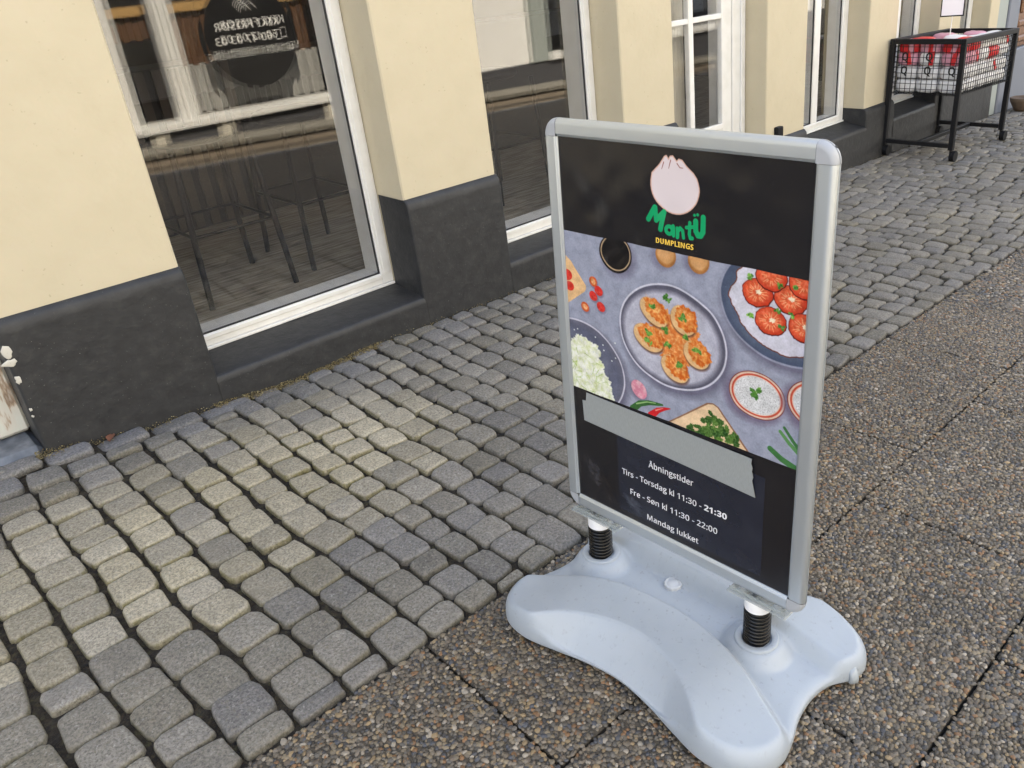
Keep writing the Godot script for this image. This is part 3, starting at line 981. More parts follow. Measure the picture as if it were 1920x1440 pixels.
	block("beam", Vector3(2.5, 1.26, F + 0.6), Vector3(5.6, 1.36, F + 0.75), M.beam, sc)
	for k in 22:
		var sx := 2.55 + k * 0.14
		block("slat", Vector3(sx, 1.0 if sx < 3.5 else 0.66, F + 0.66), Vector3(sx + 0.07, 1.26, F + 0.70), M.slat_brown, sc)
	var bl := holder("blind", b)
	for k in 12:
		var sx := 3.56 + k * 0.145
		block("slat", Vector3(sx, 0.14, F + 0.4), Vector3(sx + 0.075, 0.68, F + 0.415), M.slat_white, bl)

# ------------------------------------------------------------------ stools behind the window

func stool(label: String, xa: float, xb: float, za: float, zb: float) -> void:
	var t := thing("bar_stool", label, "stool", Vector3((xa + xb) * 0.5, 0.08, (za + zb) * 0.5), "black bar stools behind the shop window")
	var w := (xb - xa) * 0.5
	var d := absf(zb - za) * 0.5
	for sx in [-1.0, 1.0]:
		for sz in [-1.0, 1.0]:
			var g := Geo.new()
			g.tube(PackedVector3Array([Vector3(sx * w, 0, sz * d), Vector3(sx * w * 0.82, 0.72, sz * d * 0.82)]), 0.014, 8)
			put("leg", g.mesh(), M.black_metal, t)
	for s in [[-1, -1, 1, -1], [-1, 1, 1, 1], [-1, -1, -1, 1], [1, -1, 1, 1]]:
		var g := Geo.new()
		var k := 0.92
		g.tube(PackedVector3Array([Vector3(s[0] * w * k, 0.34, s[1] * d * k), Vector3(s[2] * w * k, 0.34, s[3] * d * k)]), 0.008, 6)
		put("footrest", g.mesh(), M.black_metal, t)
	var g := Geo.new()
	g.lathe(Transform3D(), v2([0.002, 0.72, 0.17, 0.72, 0.19, 0.735, 0.19, 0.755, 0.175, 0.765, 0.002, 0.768]), 28)
	put("seat", g.mesh(), M.black_metal, t)

func stools() -> void:
	stool("black metal bar stool nearest the left edge of the first shop window", 1.12, 1.545, -0.78, -1.3)
	stool("black metal bar stool behind the right half of the first shop window", 1.69, 2.07, -0.87, -1.42)
	stool("black metal bar stool behind the second shop window", 3.0, 3.42, -0.92, -1.45)

# ------------------------------------------------------------------ the poster sign

class Paint:
	var w: int
	var h: int
	var s: float
	var d := PackedByteArray()
	var nz := FastNoiseLite.new()

	func _init(width: int, aspect: float) -> void:
		w = width
		s = float(width)
		h = int(width * aspect)
		d.resize(w * h * 3)
		nz.seed = 9
		nz.frequency = 1.0

	func dot(x: int, y: int, c: Color, a: float) -> void:
		var k := (y * w + x) * 3
		d[k] = int(lerpf(d[k], c.r8, a))
		d[k + 1] = int(lerpf(d[k + 1], c.g8, a))
		d[k + 2] = int(lerpf(d[k + 2], c.b8, a))

	func rect(u0: float, v0: float, u1: float, v1: float, c: Color, rough := 0.0, f := 8.0, c2 := Color.BLACK) -> void:
		for y in range(maxi(0, int(v0 * s)), mini(h, int(v1 * s))):
			for x in range(maxi(0, int(u0 * s)), mini(w, int(u1 * s))):
				var cc := c
				if rough > 0.0:
					var n := nz.get_noise_2d(x / s * f, y / s * f) + 0.5 * nz.get_noise_2d(x / s * f * 3.1 + 9.0, y / s * f * 3.1)
					cc = c.lerp(c2, clampf(n * rough, 0.0, 1.0)) if c2 != Color.BLACK else c.lightened(clampf(n * rough, 0.0, 1.0)) if n > 0.0 else c.darkened(clampf(-n * rough, 0.0, 1.0))
				dot(x, y, cc, 1.0)

	func oval(cu: float, cv: float, ru: float, rv: float, c: Color, turn := 0.0, soft := 0.0025, rough := 0.0, f := 60.0, c2 := Color.BLACK, a := 1.0, wob := 0.0, v0 := 0.0, v1 := 9.0) -> void:
		var m := maxf(ru, rv) * (1.0 + wob) + soft
		var ct := cos(turn)
		var st := sin(turn)
		for y in range(maxi(0, int(maxf(cv - m, v0) * s)), mini(h, int(minf(cv + m, v1) * s) + 1)):
			for x in range(maxi(0, int((cu - m) * s)), mini(w, int((cu + m) * s) + 1)):
				var px := x / s - cu
				var py := y / s - cv
				var q := Vector2((px * ct + py * st) / ru, (py * ct - px * st) / rv)
				var l := q.length()
				if wob > 0.0: l /= 1.0 + wob * nz.get_noise_2d(cu * 91.0 + q.x / maxf(l, 0.01) * 1.6, cv * 77.0 + q.y / maxf(l, 0.01) * 1.6) * 1.5
				var k := clampf((1.0 - l) * minf(ru, rv) / soft + 0.5, 0.0, 1.0)
				if k <= 0.0: continue
				var cc := c
				if rough > 0.0:
					var n := nz.get_noise_2d(x / s * f, y / s * f)
					cc = c.lerp(c2, clampf(n * rough + 0.25, 0.0, 1.0)) if c2 != Color.BLACK else c.lightened(clampf(n * rough, 0.0, 1.0)) if n > 0.0 else c.darkened(clampf(-n * rough, 0.0, 1.0))
				dot(x, y, cc, k * a)

	func shape(p: PackedVector2Array, c: Color, rough := 0.0, f := 20.0) -> void:
		var lo := p[0]
		var hi := p[0]
		for q in p:
			lo = lo.min(q)
			hi = hi.max(q)
		for y in range(maxi(0, int(lo.y * s)), mini(h, int(hi.y * s) + 1)):
			for x in range(maxi(0, int(lo.x * s)), mini(w, int(hi.x * s) + 1)):
				var k := 0.0
				for o in [Vector2(0.25, 0.25), Vector2(0.75, 0.75)]:
					if Geometry2D.is_point_in_polygon((Vector2(x, y) + o) / s, p): k += 0.5
				if k > 0.0:
					var cc := c
					if rough > 0.0:
						var n := nz.get_noise_2d(x / s * f * 0.3, y / s * f)
						cc = c.lightened(clampf(n * rough, 0.0, 1.0)) if n > 0.0 else c.darkened(clampf(-n * rough, 0.0, 1.0))
					dot(x, y, cc, k)

	func line(p: PackedVector2Array, r0: float, r1: float, c: Color, a := 1.0) -> void:
		for k in p.size() - 1:
			var ra := lerpf(r0, r1, float(k) / (p.size() - 1))
			var rb := lerpf(r0, r1, float(k + 1) / (p.size() - 1))
			var m := maxf(ra, rb) + 0.003
			var lo := p[k].min(p[k + 1]) - Vector2(m, m)
			var hi := p[k].max(p[k + 1]) + Vector2(m, m)
			for y in range(maxi(0, int(lo.y * s)), mini(h, int(hi.y * s) + 1)):
				for x in range(maxi(0, int(lo.x * s)), mini(w, int(hi.x * s) + 1)):
					var q := (Vector2(x, y) + Vector2(0.5, 0.5)) / s
					var e := p[k + 1] - p[k]
					var t := clampf((q - p[k]).dot(e) / maxf(e.length_squared(), 1e-9), 0.0, 1.0)
					var l := q.distance_to(p[k] + e * t) - lerpf(ra, rb, t)
					var cov := clampf(0.5 - l * s, 0.0, 1.0)
					if cov > 0.0: dot(x, y, c, cov * a)

	func photo_grain(v0: float, v1: float) -> void:    # softens the print a little and gives it the uneven tone of a photograph
		var y0 := int(v0 * s) + 1
		var y1 := mini(h - 1, int(v1 * s) - 1)
		var src := d.duplicate()
		for y in range(y0, y1):
			for x in range(1, w - 1):
				var k := (y * w + x) * 3
				var n := 1.0 + 0.10 * nz.get_noise_2d(x * 0.02, y * 0.02) + 0.07 * nz.get_noise_2d(x * 0.11 + 50.0, y * 0.11) + 0.06 * nz.get_noise_2d(x * 0.5, y * 0.5 + 90.0)
				for q in 3:
					var m: int = k + q
					d[m] = clampi(int((src[m] * 4 + src[m - 3] + src[m + 3] + src[m - w * 3] + src[m + w * 3]) * 0.125 * n), 0, 255)

	func image() -> Image:
		return Image.create_from_data(w, h, false, Image.FORMAT_RGB8, d)

func v2(list: Array) -> PackedVector2Array:
	var p := PackedVector2Array()
	for k in range(0, list.size(), 2): p.append(Vector2(list[k], list[k + 1]))
	return p

func rgb(r: int, g: int, b: int) -> Color:
	return Color8(r, g, b)

func plate(P: Paint, cu: float, cv: float, ru: float, rv: float, rim: Color, ring: Color, inner: Color, v1 := 0.982) -> void:
	P.oval(cu + 0.012, cv + 0.016, ru * 1.03, rv * 1.04, rgb(96, 92, 112), 0.0, 0.03, 0.0, 1.0, Color.BLACK, 0.75, 0.0, 0.341, v1)
	P.oval(cu, cv, ru, rv, rim, 0.0, 0.0025, 0.0, 1.0, Color.BLACK, 1.0, 0.0, 0.341, v1)
	P.oval(cu, cv, ru - 0.007, rv - 0.007, ring, 0.0, 0.003, 0.0, 1.0, Color.BLACK, 1.0, 0.0, 0.341, v1)
	P.oval(cu - 0.003, cv + 0.004, ru - 0.024, rv - 0.024, inner, 0.0, 0.02, 0.12, 7.0, Color.BLACK, 1.0, 0.0, 0.341, v1)

func herb(P: Paint, u: float, v: float, k := 1.0, dark := 0.0) -> void:
	var r := RandomNumberGenerator.new()
	r.seed = int(u * 7919.0) + int(v * 3001.0)
	for q in 7:
		var a := r.randf() * TAU
		var l := r.randf() * 0.016 * k
		var c := rgb(58, 112, 40).lerp(rgb(138, 190, 78), r.randf()).darkened(dark)
		P.oval(u + cos(a) * l, v + sin(a) * l * 0.9, 0.010 * k * r.randf_range(0.6, 1.1), 0.006 * k * r.randf_range(0.7, 1.2), c, r.randf() * PI, 0.002, 0.3, 90.0, Color.BLACK, 1.0, 0.3)

func poster_picture() -> Image:
	var P := Paint.new(880, 1.497)
	var ink := rgb(30, 28, 31)
	P.rect(0, 0, 1, 1.497, ink, 0.02, 3.0)
	# the food photograph: a grey slate table seen from above
	P.rect(0, 0.341, 1, 0.982, rgb(160, 163, 182), 0.22, 5.0)
	P.rect(0, 0.341, 1, 0.982, rgb(160, 163, 182), 0.2, 9.0, rgb(138, 139, 162))
	# bowl of soy sauce and two wooden pots under the black band
	P.oval(0.262, 0.405, 0.08, 0.07, rgb(120, 116, 138), 0.0, 0.03, 0.0, 1.0, Color.BLACK, 0.8, 0.0, 0.341)
	P.oval(0.249, 0.390, 0.074, 0.070, rgb(32, 27, 28), 0.0, 0.003, 0.0, 1.0, Color.BLACK, 1.0, 0.0, 0.341)
	P.oval(0.249, 0.388, 0.068, 0.064, rgb(196, 166, 132), 0.0, 0.003, 0.0, 1.0, Color.BLACK, 1.0, 0.0, 0.341)
	P.oval(0.249, 0.388, 0.063, 0.059, rgb(24, 21, 22), 0.0, 0.003, 0.2, 10.0, Color.BLACK, 1.0, 0.0, 0.341)
	for q in [[0.472, 0.356], [0.608, 0.351]]:
		P.oval(q[0] - 0.012, q[1] + 0.008, 0.05, 0.045, rgb(126, 122, 146), 0.0, 0.02, 0.0, 1.0, Color.BLACK, 0.8, 0.0, 0.341)
		P.oval(q[0], q[1], 0.043, 0.042, rgb(176, 116, 62), 0.0, 0.003, 0.15, 12.0, Color.BLACK, 1.0, 0.0, 0.341)
		P.oval(q[0], q[1] - 0.004, 0.036, 0.034, rgb(216, 160, 104), 0.0, 0.008, 0.15, 12.0, Color.BLACK, 1.0, 0.0, 0.341)
	# chopping board with tomatoes at the left edge
	P.shape(v2([-0.01, 0.430, 0.03, 0.455, 0.0986, 0.539, 0.099, 0.552, 0.091, 0.5637, 0.0, 0.628, -0.01, 0.63]), rgb(244, 196, 142), 0.12)
	for q in [[0.004, 0.513, 0.026], [0.014, 0.556, 0.022]]: P.oval(q[0], q[1], q[2], q[2] * 0.85, rgb(226, 58, 44), 0.0, 0.002, 0.25, 40.0)
	for q in [[0.1365, 0.515, 0], [0.163, 0.545, 1], [0.1344, 0.571, 1], [0.169, 0.607, 1], [0.0887, 0.6243, 2]]:
		P.oval(q[0] + 0.004, q[1] + 0.006, 0.022, 0.02, rgb(120, 108, 130), 0.5, 0.008, 0.0, 1.0, Color.BLACK, 0.7)
		P.oval(q[0], q[1], 0.021, 0.018, rgb(224, 52, 44) if q[2] == 1 else rgb(214, 92, 44), 0.6, 0.002, 0.25, 50.0)
		if q[2] != 1: P.oval(q[0], q[1], 0.013, 0.010, rgb(240, 168, 112), 0.6, 0.004, 0.3, 60.0)
	# left plate with salad
	plate(P, 0.040, 0.882, 0.236, 0.198, rgb(208, 204, 220), rgb(104, 104, 122), rgb(98, 100, 122))
	var r := RandomNumberGenerator.new()
	r.seed = 31
	for q in [[0.034, 0.815, 0.055], [0.105, 0.803, 0.052], [0.03, 0.865, 0.06], [0.09, 0.86, 0.05], [0.03, 0.92, 0.06], [0.10, 0.905, 0.05], [0.15, 0.945, 0.045], [0.05, 0.965, 0.06], [0.11, 0.96, 0.05], [0.19, 0.972, 0.03], [0.13, 0.90, 0.05], [0.14, 0.85, 0.03], [0.16, 0.92, 0.045], [0.06, 0.79, 0.05]]:
		P.oval(q[0], q[1], q[2], q[2] * 0.86, rgb(250, 248, 236), 0.0, 0.004, 0.9, 30.0, rgb(208, 216, 150), 1.0, 0.25, 0.341, 0.982)
	for k in 60:
		var u := r.randf_range(0.0, 0.19)
		var v := r.randf_range(0.78, 0.98)
		if u > 0.05 + (v - 0.76): continue
		var a := r.randf() * PI
		P.line(PackedVector2Array([Vector2(u, v), Vector2(u + cos(a) * 0.03, v + sin(a) * 0.03)]), 0.0022, 0.001, rgb(160, 186, 92).lerp(rgb(252, 250, 240), r.randf()), 0.8)
	for k in 24: P.oval(r.randf_range(0.02, 0.24), r.randf_range(0.72, 0.96), 0.0035, 0.003, rgb(224, 228, 226), 0.0, 0.002)
	# right plate with sliced tomatoes
	plate(P, 0.935, 0.436, 0.246, 0.193, rgb(150, 152, 172), rgb(74, 84, 108), rgb(84, 94, 118))
	P.oval(0.95, 0.43, 0.218, 0.165, rgb(112, 62, 50), 0.0, 0.002, 0.0, 1.0, Color.BLACK, 1.0, 0.06, 0.341)
	P.oval(0.95, 0.43, 0.214, 0.161, rgb(214, 210, 224), 0.0, 0.002, 0.1, 8.0, Color.BLACK, 1.0, 0.06, 0.341)
	for q in [[0.826, 0.413], [0.939, 0.413], [0.872, 0.352], [0.985, 0.356], [0.875, 0.496], [0.990, 0.492]]:
		P.oval(q[0], q[1], 0.056, 0.047, rgb(92, 28, 22), 0.0, 0.002, 0.0, 1.0, Color.BLACK, 1.0, 0.05, 0.341)
		P.oval(q[0], q[1] - 0.001, 0.053, 0.044, rgb(206, 60, 34), 0.0, 0.002, 0.12, 30.0, Color.BLACK, 1.0, 0.05, 0.341)
		P.oval(q[0] - 0.004, q[1] - 0.003, 0.044, 0.036, rgb(234, 98, 58), 0.0, 0.016, 0.35, 60.0, Color.BLACK, 1.0, 0.05, 0.341)
		for k in 16:
			var a := TAU * k / 16.0 + r.randf() * 0.2
			var e := r.randf_range(0.5, 0.8)
			var p0 := Vector2(q[0] + cos(a) * 0.018, q[1] + sin(a) * 0.015)
			var p1 := Vector2(q[0] + cos(a) * 0.053 * e, q[1] + sin(a) * 0.044 * e)
			if p0.y > 0.343 and p1.y > 0.343: P.line(PackedVector2Array([p0, p1]), 0.0018, 0.001, rgb(250, 190, 140), 0.7)
		if q[1] > 0.36: P.oval(q[0] + 0.004, q[1] - 0.004, 0.010, 0.008, rgb(252, 232, 200), 0.3, 0.003, 0.0, 1.0, Color.BLACK, 1.0, 0.4)
	for q in [[0.80, 0.365], [0.905, 0.372], [0.90, 0.46], [0.945, 0.455], [0.80, 0.492], [0.915, 0.505], [0.955, 0.37]]: herb(P, q[0], q[1], 0.7)
	# middle plate: dumplings in sauce
	plate(P, 0.490, 0.648, 0.233, 0.193, rgb(214, 211, 226), rgb(92, 90, 106), rgb(190, 188, 204))
	for q in [[0.47, 0.60, 0.06], [0.50, 0.65, 0.07], [0.46, 0.68, 0.05], [0.55, 0.64, 0.055], [0.56, 0.70, 0.04], [0.50, 0.71, 0.045], [0.585, 0.615, 0.03]]:
		P.oval(q[0], q[1], q[2], q[2] * 0.8, rgb(226, 124, 58), 0.0, 0.004, 1.2, 45.0, rgb(250, 190, 122), 1.0, 0.5)
	for q in [[0.424, 0.565, 0.066, 0.042, 0.55], [0.552, 0.565, 0.056, 0.05, 0.7], [0.397, 0.668, 0.068, 0.047, 0.35], [0.513, 0.757, 0.062, 0.045, 0.45], [0.606, 0.678, 0.056, 0.048, 0.5]]:
		P.oval(q[0] - 0.004, q[1] + 0.010, q[2] * 1.04, q[3] * 1.06, rgb(96, 62, 50), q[4], 0.008, 0.0, 1.0, Color.BLACK, 0.8)
		P.oval(q[0] - 0.006, q[1] + 0.005, q[2], q[3], rgb(228, 180, 124), q[4], 0.003, 0.3, 30.0, rgb(244, 210, 164))
		P.oval(q[0] + 0.006, q[1] - 0.004, q[2] * 0.88, q[3] * 0.85, rgb(206, 96, 32), q[4], 0.004, 1.3, 38.0, rgb(246, 176, 92), 1.0, 0.2)
		P.oval(q[0] - 0.002, q[1] - 0.012, q[2] * 0.55, q[3] * 0.5, rgb(238, 140, 66), q[4], 0.02, 1.4, 70.0, rgb(255, 214, 150), 0.8, 0.3)
		for k in 16:
			var a := r.randf() * TAU
			var l := r.randf()
			P.oval(q[0] + cos(a) * q[2] * 0.7 * l, q[1] + sin(a) * q[3] * 0.7 * l, 0.006, 0.004, rgb(252, 206, 128).lerp(rgb(200, 88, 30), r.randf()), a, 0.003, 0.0, 1.0, Color.BLACK, 0.7)
	for q in [[0.417, 0.551], [0.4745, 0.509], [0.547, 0.563], [0.466, 0.625], [0.392, 0.684], [0.48, 0.683], [0.554, 0.630], [0.602, 0.669], [0.526, 0.742], [0.389, 0.655]]: herb(P, q[0], q[1], 0.95)
	# rice bowls
	for q in [[0.838, 0.762], [1.052, 0.732]]:
		P.oval(q[0] - 0.012, q[1] + 0.014, 0.112, 0.09, rgb(112, 98, 122), 0.0, 0.025, 0.0, 1.0, Color.BLACK, 0.8)
		P.oval(q[0], q[1], 0.105, 0.084, rgb(122, 44, 34))
		P.oval(q[0], q[1], 0.102, 0.0815, rgb(226, 196, 178))
		P.oval(q[0], q[1], 0.095, 0.075, rgb(200, 78, 56))
		P.oval(q[0], q[1], 0.088, 0.069, rgb(236, 208, 192))
		P.oval(q[0], q[1], 0.084, 0.0655, rgb(226, 224, 226), 0.0, 0.003, 0.45, 150.0)
	herb(P, 0.831, 0.7535, 1.3)
	# garlic, chillies, herb board, spring onions
	P.oval(0.340, 0.902, 0.046, 0.038, rgb(112, 104, 126), 0.5, 0.015, 0.0, 1.0, Color.BLACK, 0.7)
	P.oval(0.343, 0.893, 0.040, 0.034, rgb(222, 138, 160), 0.7, 0.003, 0.9, 30.0, rgb(246, 206, 210))
	P.line(v2([0.312, 0.984, 0.345, 0.952, 0.39, 0.934, 0.43, 0.927, 0.452, 0.923]), 0.015, 0.004, rgb(58, 104, 52))
	P.line(v2([0.33, 0.957, 0.38, 0.934, 0.42, 0.926]), 0.003, 0.002, rgb(150, 186, 120))
	P.line(v2([0.398, 0.984, 0.43, 0.953, 0.462, 0.936, 0.487, 0.927]), 0.015, 0.002, rgb(214, 36, 44))
	P.line(v2([0.42, 0.956, 0.455, 0.936]), 0.003, 0.001, rgb(250, 150, 140))
	P.shape(v2([0.478, 0.982, 0.645, 0.852, 0.672, 0.844, 0.695, 0.852, 0.818, 0.982]), rgb(150, 108, 84))
	P.shape(v2([0.486, 0.982, 0.650, 0.856, 0.672, 0.849, 0.690, 0.856, 0.808, 0.982]), rgb(242, 206, 166), 0.12)
	for q in [[0.6526, 0.918], [0.675, 0.906], [0.703, 0.926], [0.674, 0.955], [0.70, 0.965], [0.65, 0.965], [0.762, 0.962], [0.592, 0.974], [0.632, 0.962], [0.72, 0.945]]: herb(P, q[0], q[1], 1.7, 0.3)
	P.line(v2([0.93, 0.862, 0.965, 0.895, 1.0, 0.92]), 0.006, 0.008, rgb(92, 142, 84))
	P.line(v2([0.944, 0.844, 0.975, 0.88, 1.0, 0.905]), 0.005, 0.007, rgb(62, 112, 62))
	P.line(v2([0.897, 0.938, 0.94, 0.962, 1.0, 0.981]), 0.010, 0.012, rgb(64, 116, 64))
	P.photo_grain(0.341, 0.982)
	# black foot of the poster: a bluish printed panel and a worn corner
	P.rect(0, 0.982, 1, 1.497, ink, 0.03, 4.0)
	P.rect(0.226, 1.06, 0.885, 1.47, rgb(38, 40, 52), 0.04, 4.0)
	P.oval(0.10, 1.36, 0.03, 0.075, rgb(92, 90, 96), -0.75, 0.03, 1.4, 22.0, rgb(44, 42, 46), 0.55, 0.5)
	P.oval(0.16, 1.39, 0.05, 0.04, rgb(28, 24, 25), 0.4, 0.02, 0.0, 1.0, Color.BLACK, 0.8, 0.5)
	P.oval(0.29, 1.42, 0.035, 0.022, rgb(112, 116, 126), 0.3, 0.018, 0.8, 30.0, rgb(60, 62, 72), 0.6, 0.5)
	P.oval(0.24, 1.43, 0.05, 0.02, rgb(26, 28, 38), 0.3, 0.02, 0.0, 1.0, Color.BLACK, 0.7, 0.5)
	# emblem: a plain pleated dumpling, and the green hand lettering under it
	var bun := PackedVector2Array()
	var top := v2([0.425, 0.088, 0.455, 0.060, 0.474, 0.034, 0.480, 0.031, 0.489, 0.043, 0.497, 0.031, 0.505, 0.030, 0.520, 0.046, 0.530, 0.038, 0.541, 0.040, 0.556, 0.056, 0.585, 0.076])
	bun.append_array(top)
	for k in 25:
		var a := lerpf(-0.40, PI + 0.28, k / 24.0)
		bun.append(Vector2(0.5115 + 0.0925 * cos(a), 0.124 + 0.086 * sin(a)))
	P.line(bun + PackedVector2Array([bun[0]]), 0.004, 0.004, rgb(222, 176, 158))
	P.shape(bun, rgb(234, 219, 222))
	P.line(v2([0.470, 0.050, 0.462, 0.072]), 0.0018, 0.001, rgb(150, 96, 88))
	P.line(v2([0.497, 0.042, 0.489, 0.068]), 0.0018, 0.001, rgb(150, 96, 88))
	P.line(v2([0.522, 0.050, 0.533, 0.062, 0.545, 0.062]), 0.0018, 0.001, rgb(150, 96, 88))
	var green := rgb(14, 166, 104)
	P.line(v2([0.403, 0.243, 0.4305, 0.2005, 0.4365, 0.2415, 0.4665, 0.212, 0.4545, 0.270]), 0.0095, 0.0095, green)
	var ring := PackedVector2Array()
	for k in 17: ring.append(Vector2(0.489 + 0.0125 * cos(TAU * k / 16.0), 0.268 + 0.0125 * sin(TAU * k / 16.0)))
	P.line(ring, 0.0065, 0.0065, green)
	P.line(v2([0.504, 0.253, 0.506, 0.284]), 0.0065, 0.0065, green)
	P.line(v2([0.519, 0.258, 0.521, 0.287]), 0.0065, 0.0065, green)
	P.line(v2([0.521, 0.268, 0.531, 0.256, 0.541, 0.263, 0.545, 0.285]), 0.0065, 0.0065, green)
	P.line(v2([0.571, 0.232, 0.569, 0.27, 0.573, 0.282, 0.581, 0.281]), 0.0065, 0.0065, green)
	P.line(v2([0.556, 0.250, 0.586, 0.243]), 0.006, 0.006, green)
	P.line(v2([0.5935, 0.224, 0.595, 0.256, 0.603, 0.268, 0.613, 0.268, 0.622, 0.255, 0.622, 0.208]), 0.0095, 0.0095, green)
	P.oval(0.588, 0.2045, 0.0055, 0.005, green)
	P.oval(0.600, 0.2015, 0.0055, 0.005, green)
	# fine dust and scratches
	for k in 90: P.oval(r.randf(), r.randf() * 1.497, 0.0012, 0.001, rgb(190, 190, 192), 0.0, 0.0015, 0.0, 1.0, Color.BLACK, 0.35)
	return P.image()

func rail_profile(half: float) -> PackedVector2Array:   # (distance in from the outer edge, depth below the face): lip, flat face, rounded outer edge
	var p := PackedVector2Array([Vector2(0.0350, 0.007), Vector2(0.0347, 0.0040), Vector2(0.0316, 0.0026), Vector2(0.0308, 0.0030), Vector2(0.0302, 0.0008), Vector2(0.0288, 0.0), Vector2(0.0125, 0.0003)])
	for k in range(0, 7):
		var a := PI / 2 * k / 6.0
		p.append(Vector2(0.0110 - 0.0110 * sin(a), 0.0103 - 0.0100 * cos(a)))
	p.append(Vector2(0.0, half))
	p.append(Vector2(0.0022, half + 0.0006))
	return p

func corner_grid(prof: PackedVector2Array, cx: float, cy: float, a0: float, sgn: float, off: float) -> Array:
	var rows := []
	for k in 11:
		var a := a0 + PI / 2 * k / 10.0
		var row := PackedVector3Array()
		for q in prof: row.append(Vector3(cx + cos(a) * (0.0348 - q.x), cy + sin(a) * (0.0348 - q.x), off - sgn * q.y))
		rows.append(row)
	return rows

func base_outline() -> PackedVector2Array:    # half of the moulded foot seen from above, around u = 0
	var half := v2([0.0, 0.217, 0.09, 0.228, 0.18, 0.250, 0.245, 0.262, 0.305, 0.254, 0.348, 0.222, 0.368, 0.172, 0.360, 0.118, 0.342, 0.060, 0.336, 0.0, 0.346, -0.055, 0.372, -0.10, 0.380, -0.145, 0.352, -0.190, 0.285, -0.218, 0.195, -0.218, 0.10, -0.206, 0.0, -0.202])
	var all := PackedVector2Array()
	for k in half.size(): all.append(half[k])
	for k in range(half.size() - 2, 0, -1): all.append(Vector2(-half[k].x, half[k].y))
	var out := PackedVector2Array()
	for k in all.size():
		var a := all[(k - 1 + all.size()) % all.size()]
		var b := all[k]
		var c := all[(k + 1) % all.size()]
		var d := all[(k + 2) % all.size()]
		for q in 8: out.append(b.cubic_interpolate(c, a, d, q / 8.0))
	return out

func foot_height(u: float, n: float) -> float:
	var a := absf(u)
	var ht := 0.091 - 0.030 * smoothstep(0.16, 0.37, a)
	var hv := lerpf(0.046, 0.034, smoothstep(0.22, 0.34, a))
	var inner := 0.022 + 0.95 * u * u - 0.25 * pow(maxf(0.0, a - 0.27), 1.5)
	var outer := 0.148 + 1.95 * u * u
	var nb := -0.088 + 0.10 * u * u
	var ob := -0.140 - 1.2 * u * u
	var f := smoothstep(inner - 0.016, inner + 0.014, n)
	var b := 1.0 - smoothstep(nb - 0.014, nb + 0.018, n)
	var h := hv + (ht - hv) * maxf(f, b)
	# the concave fronts of the crescents sweep down to the ground
	var edge := 0.217 + 0.75 * u * u
	var w := clampf((edge - outer) / 0.05, 0.0, 1.0)
	if n > outer - 0.008:
		var q := clampf((n - outer) / maxf(edge - outer, 0.004), 0.0, 1.0)
		var down := lerpf(ht, 0.018, pow(q, 0.9)) - 0.0035 * (1.0 - absf(clampf((n - outer) / 0.008, -1.0, 1.0)))
		h = lerpf(h, minf(h, down), w)
	var edge_b := -0.203 - 0.45 * u * u
	w = clampf((ob - edge_b) / 0.04, 0.0, 1.0)
	if n < ob: h = lerpf(h, minf(h, lerpf(ht, 0.02, clampf((ob - n) / maxf(ob - edge_b, 0.004), 0.0, 1.0))), w)
	# collars round the two springs
	for c in [-0.263, 0.187]:
		var d := Vector2(u - c, n + 0.026).length()
		h = maxf(h, lerpf(h, 0.068, 1.0 - smoothstep(0.046, 0.084, d)))
	return h

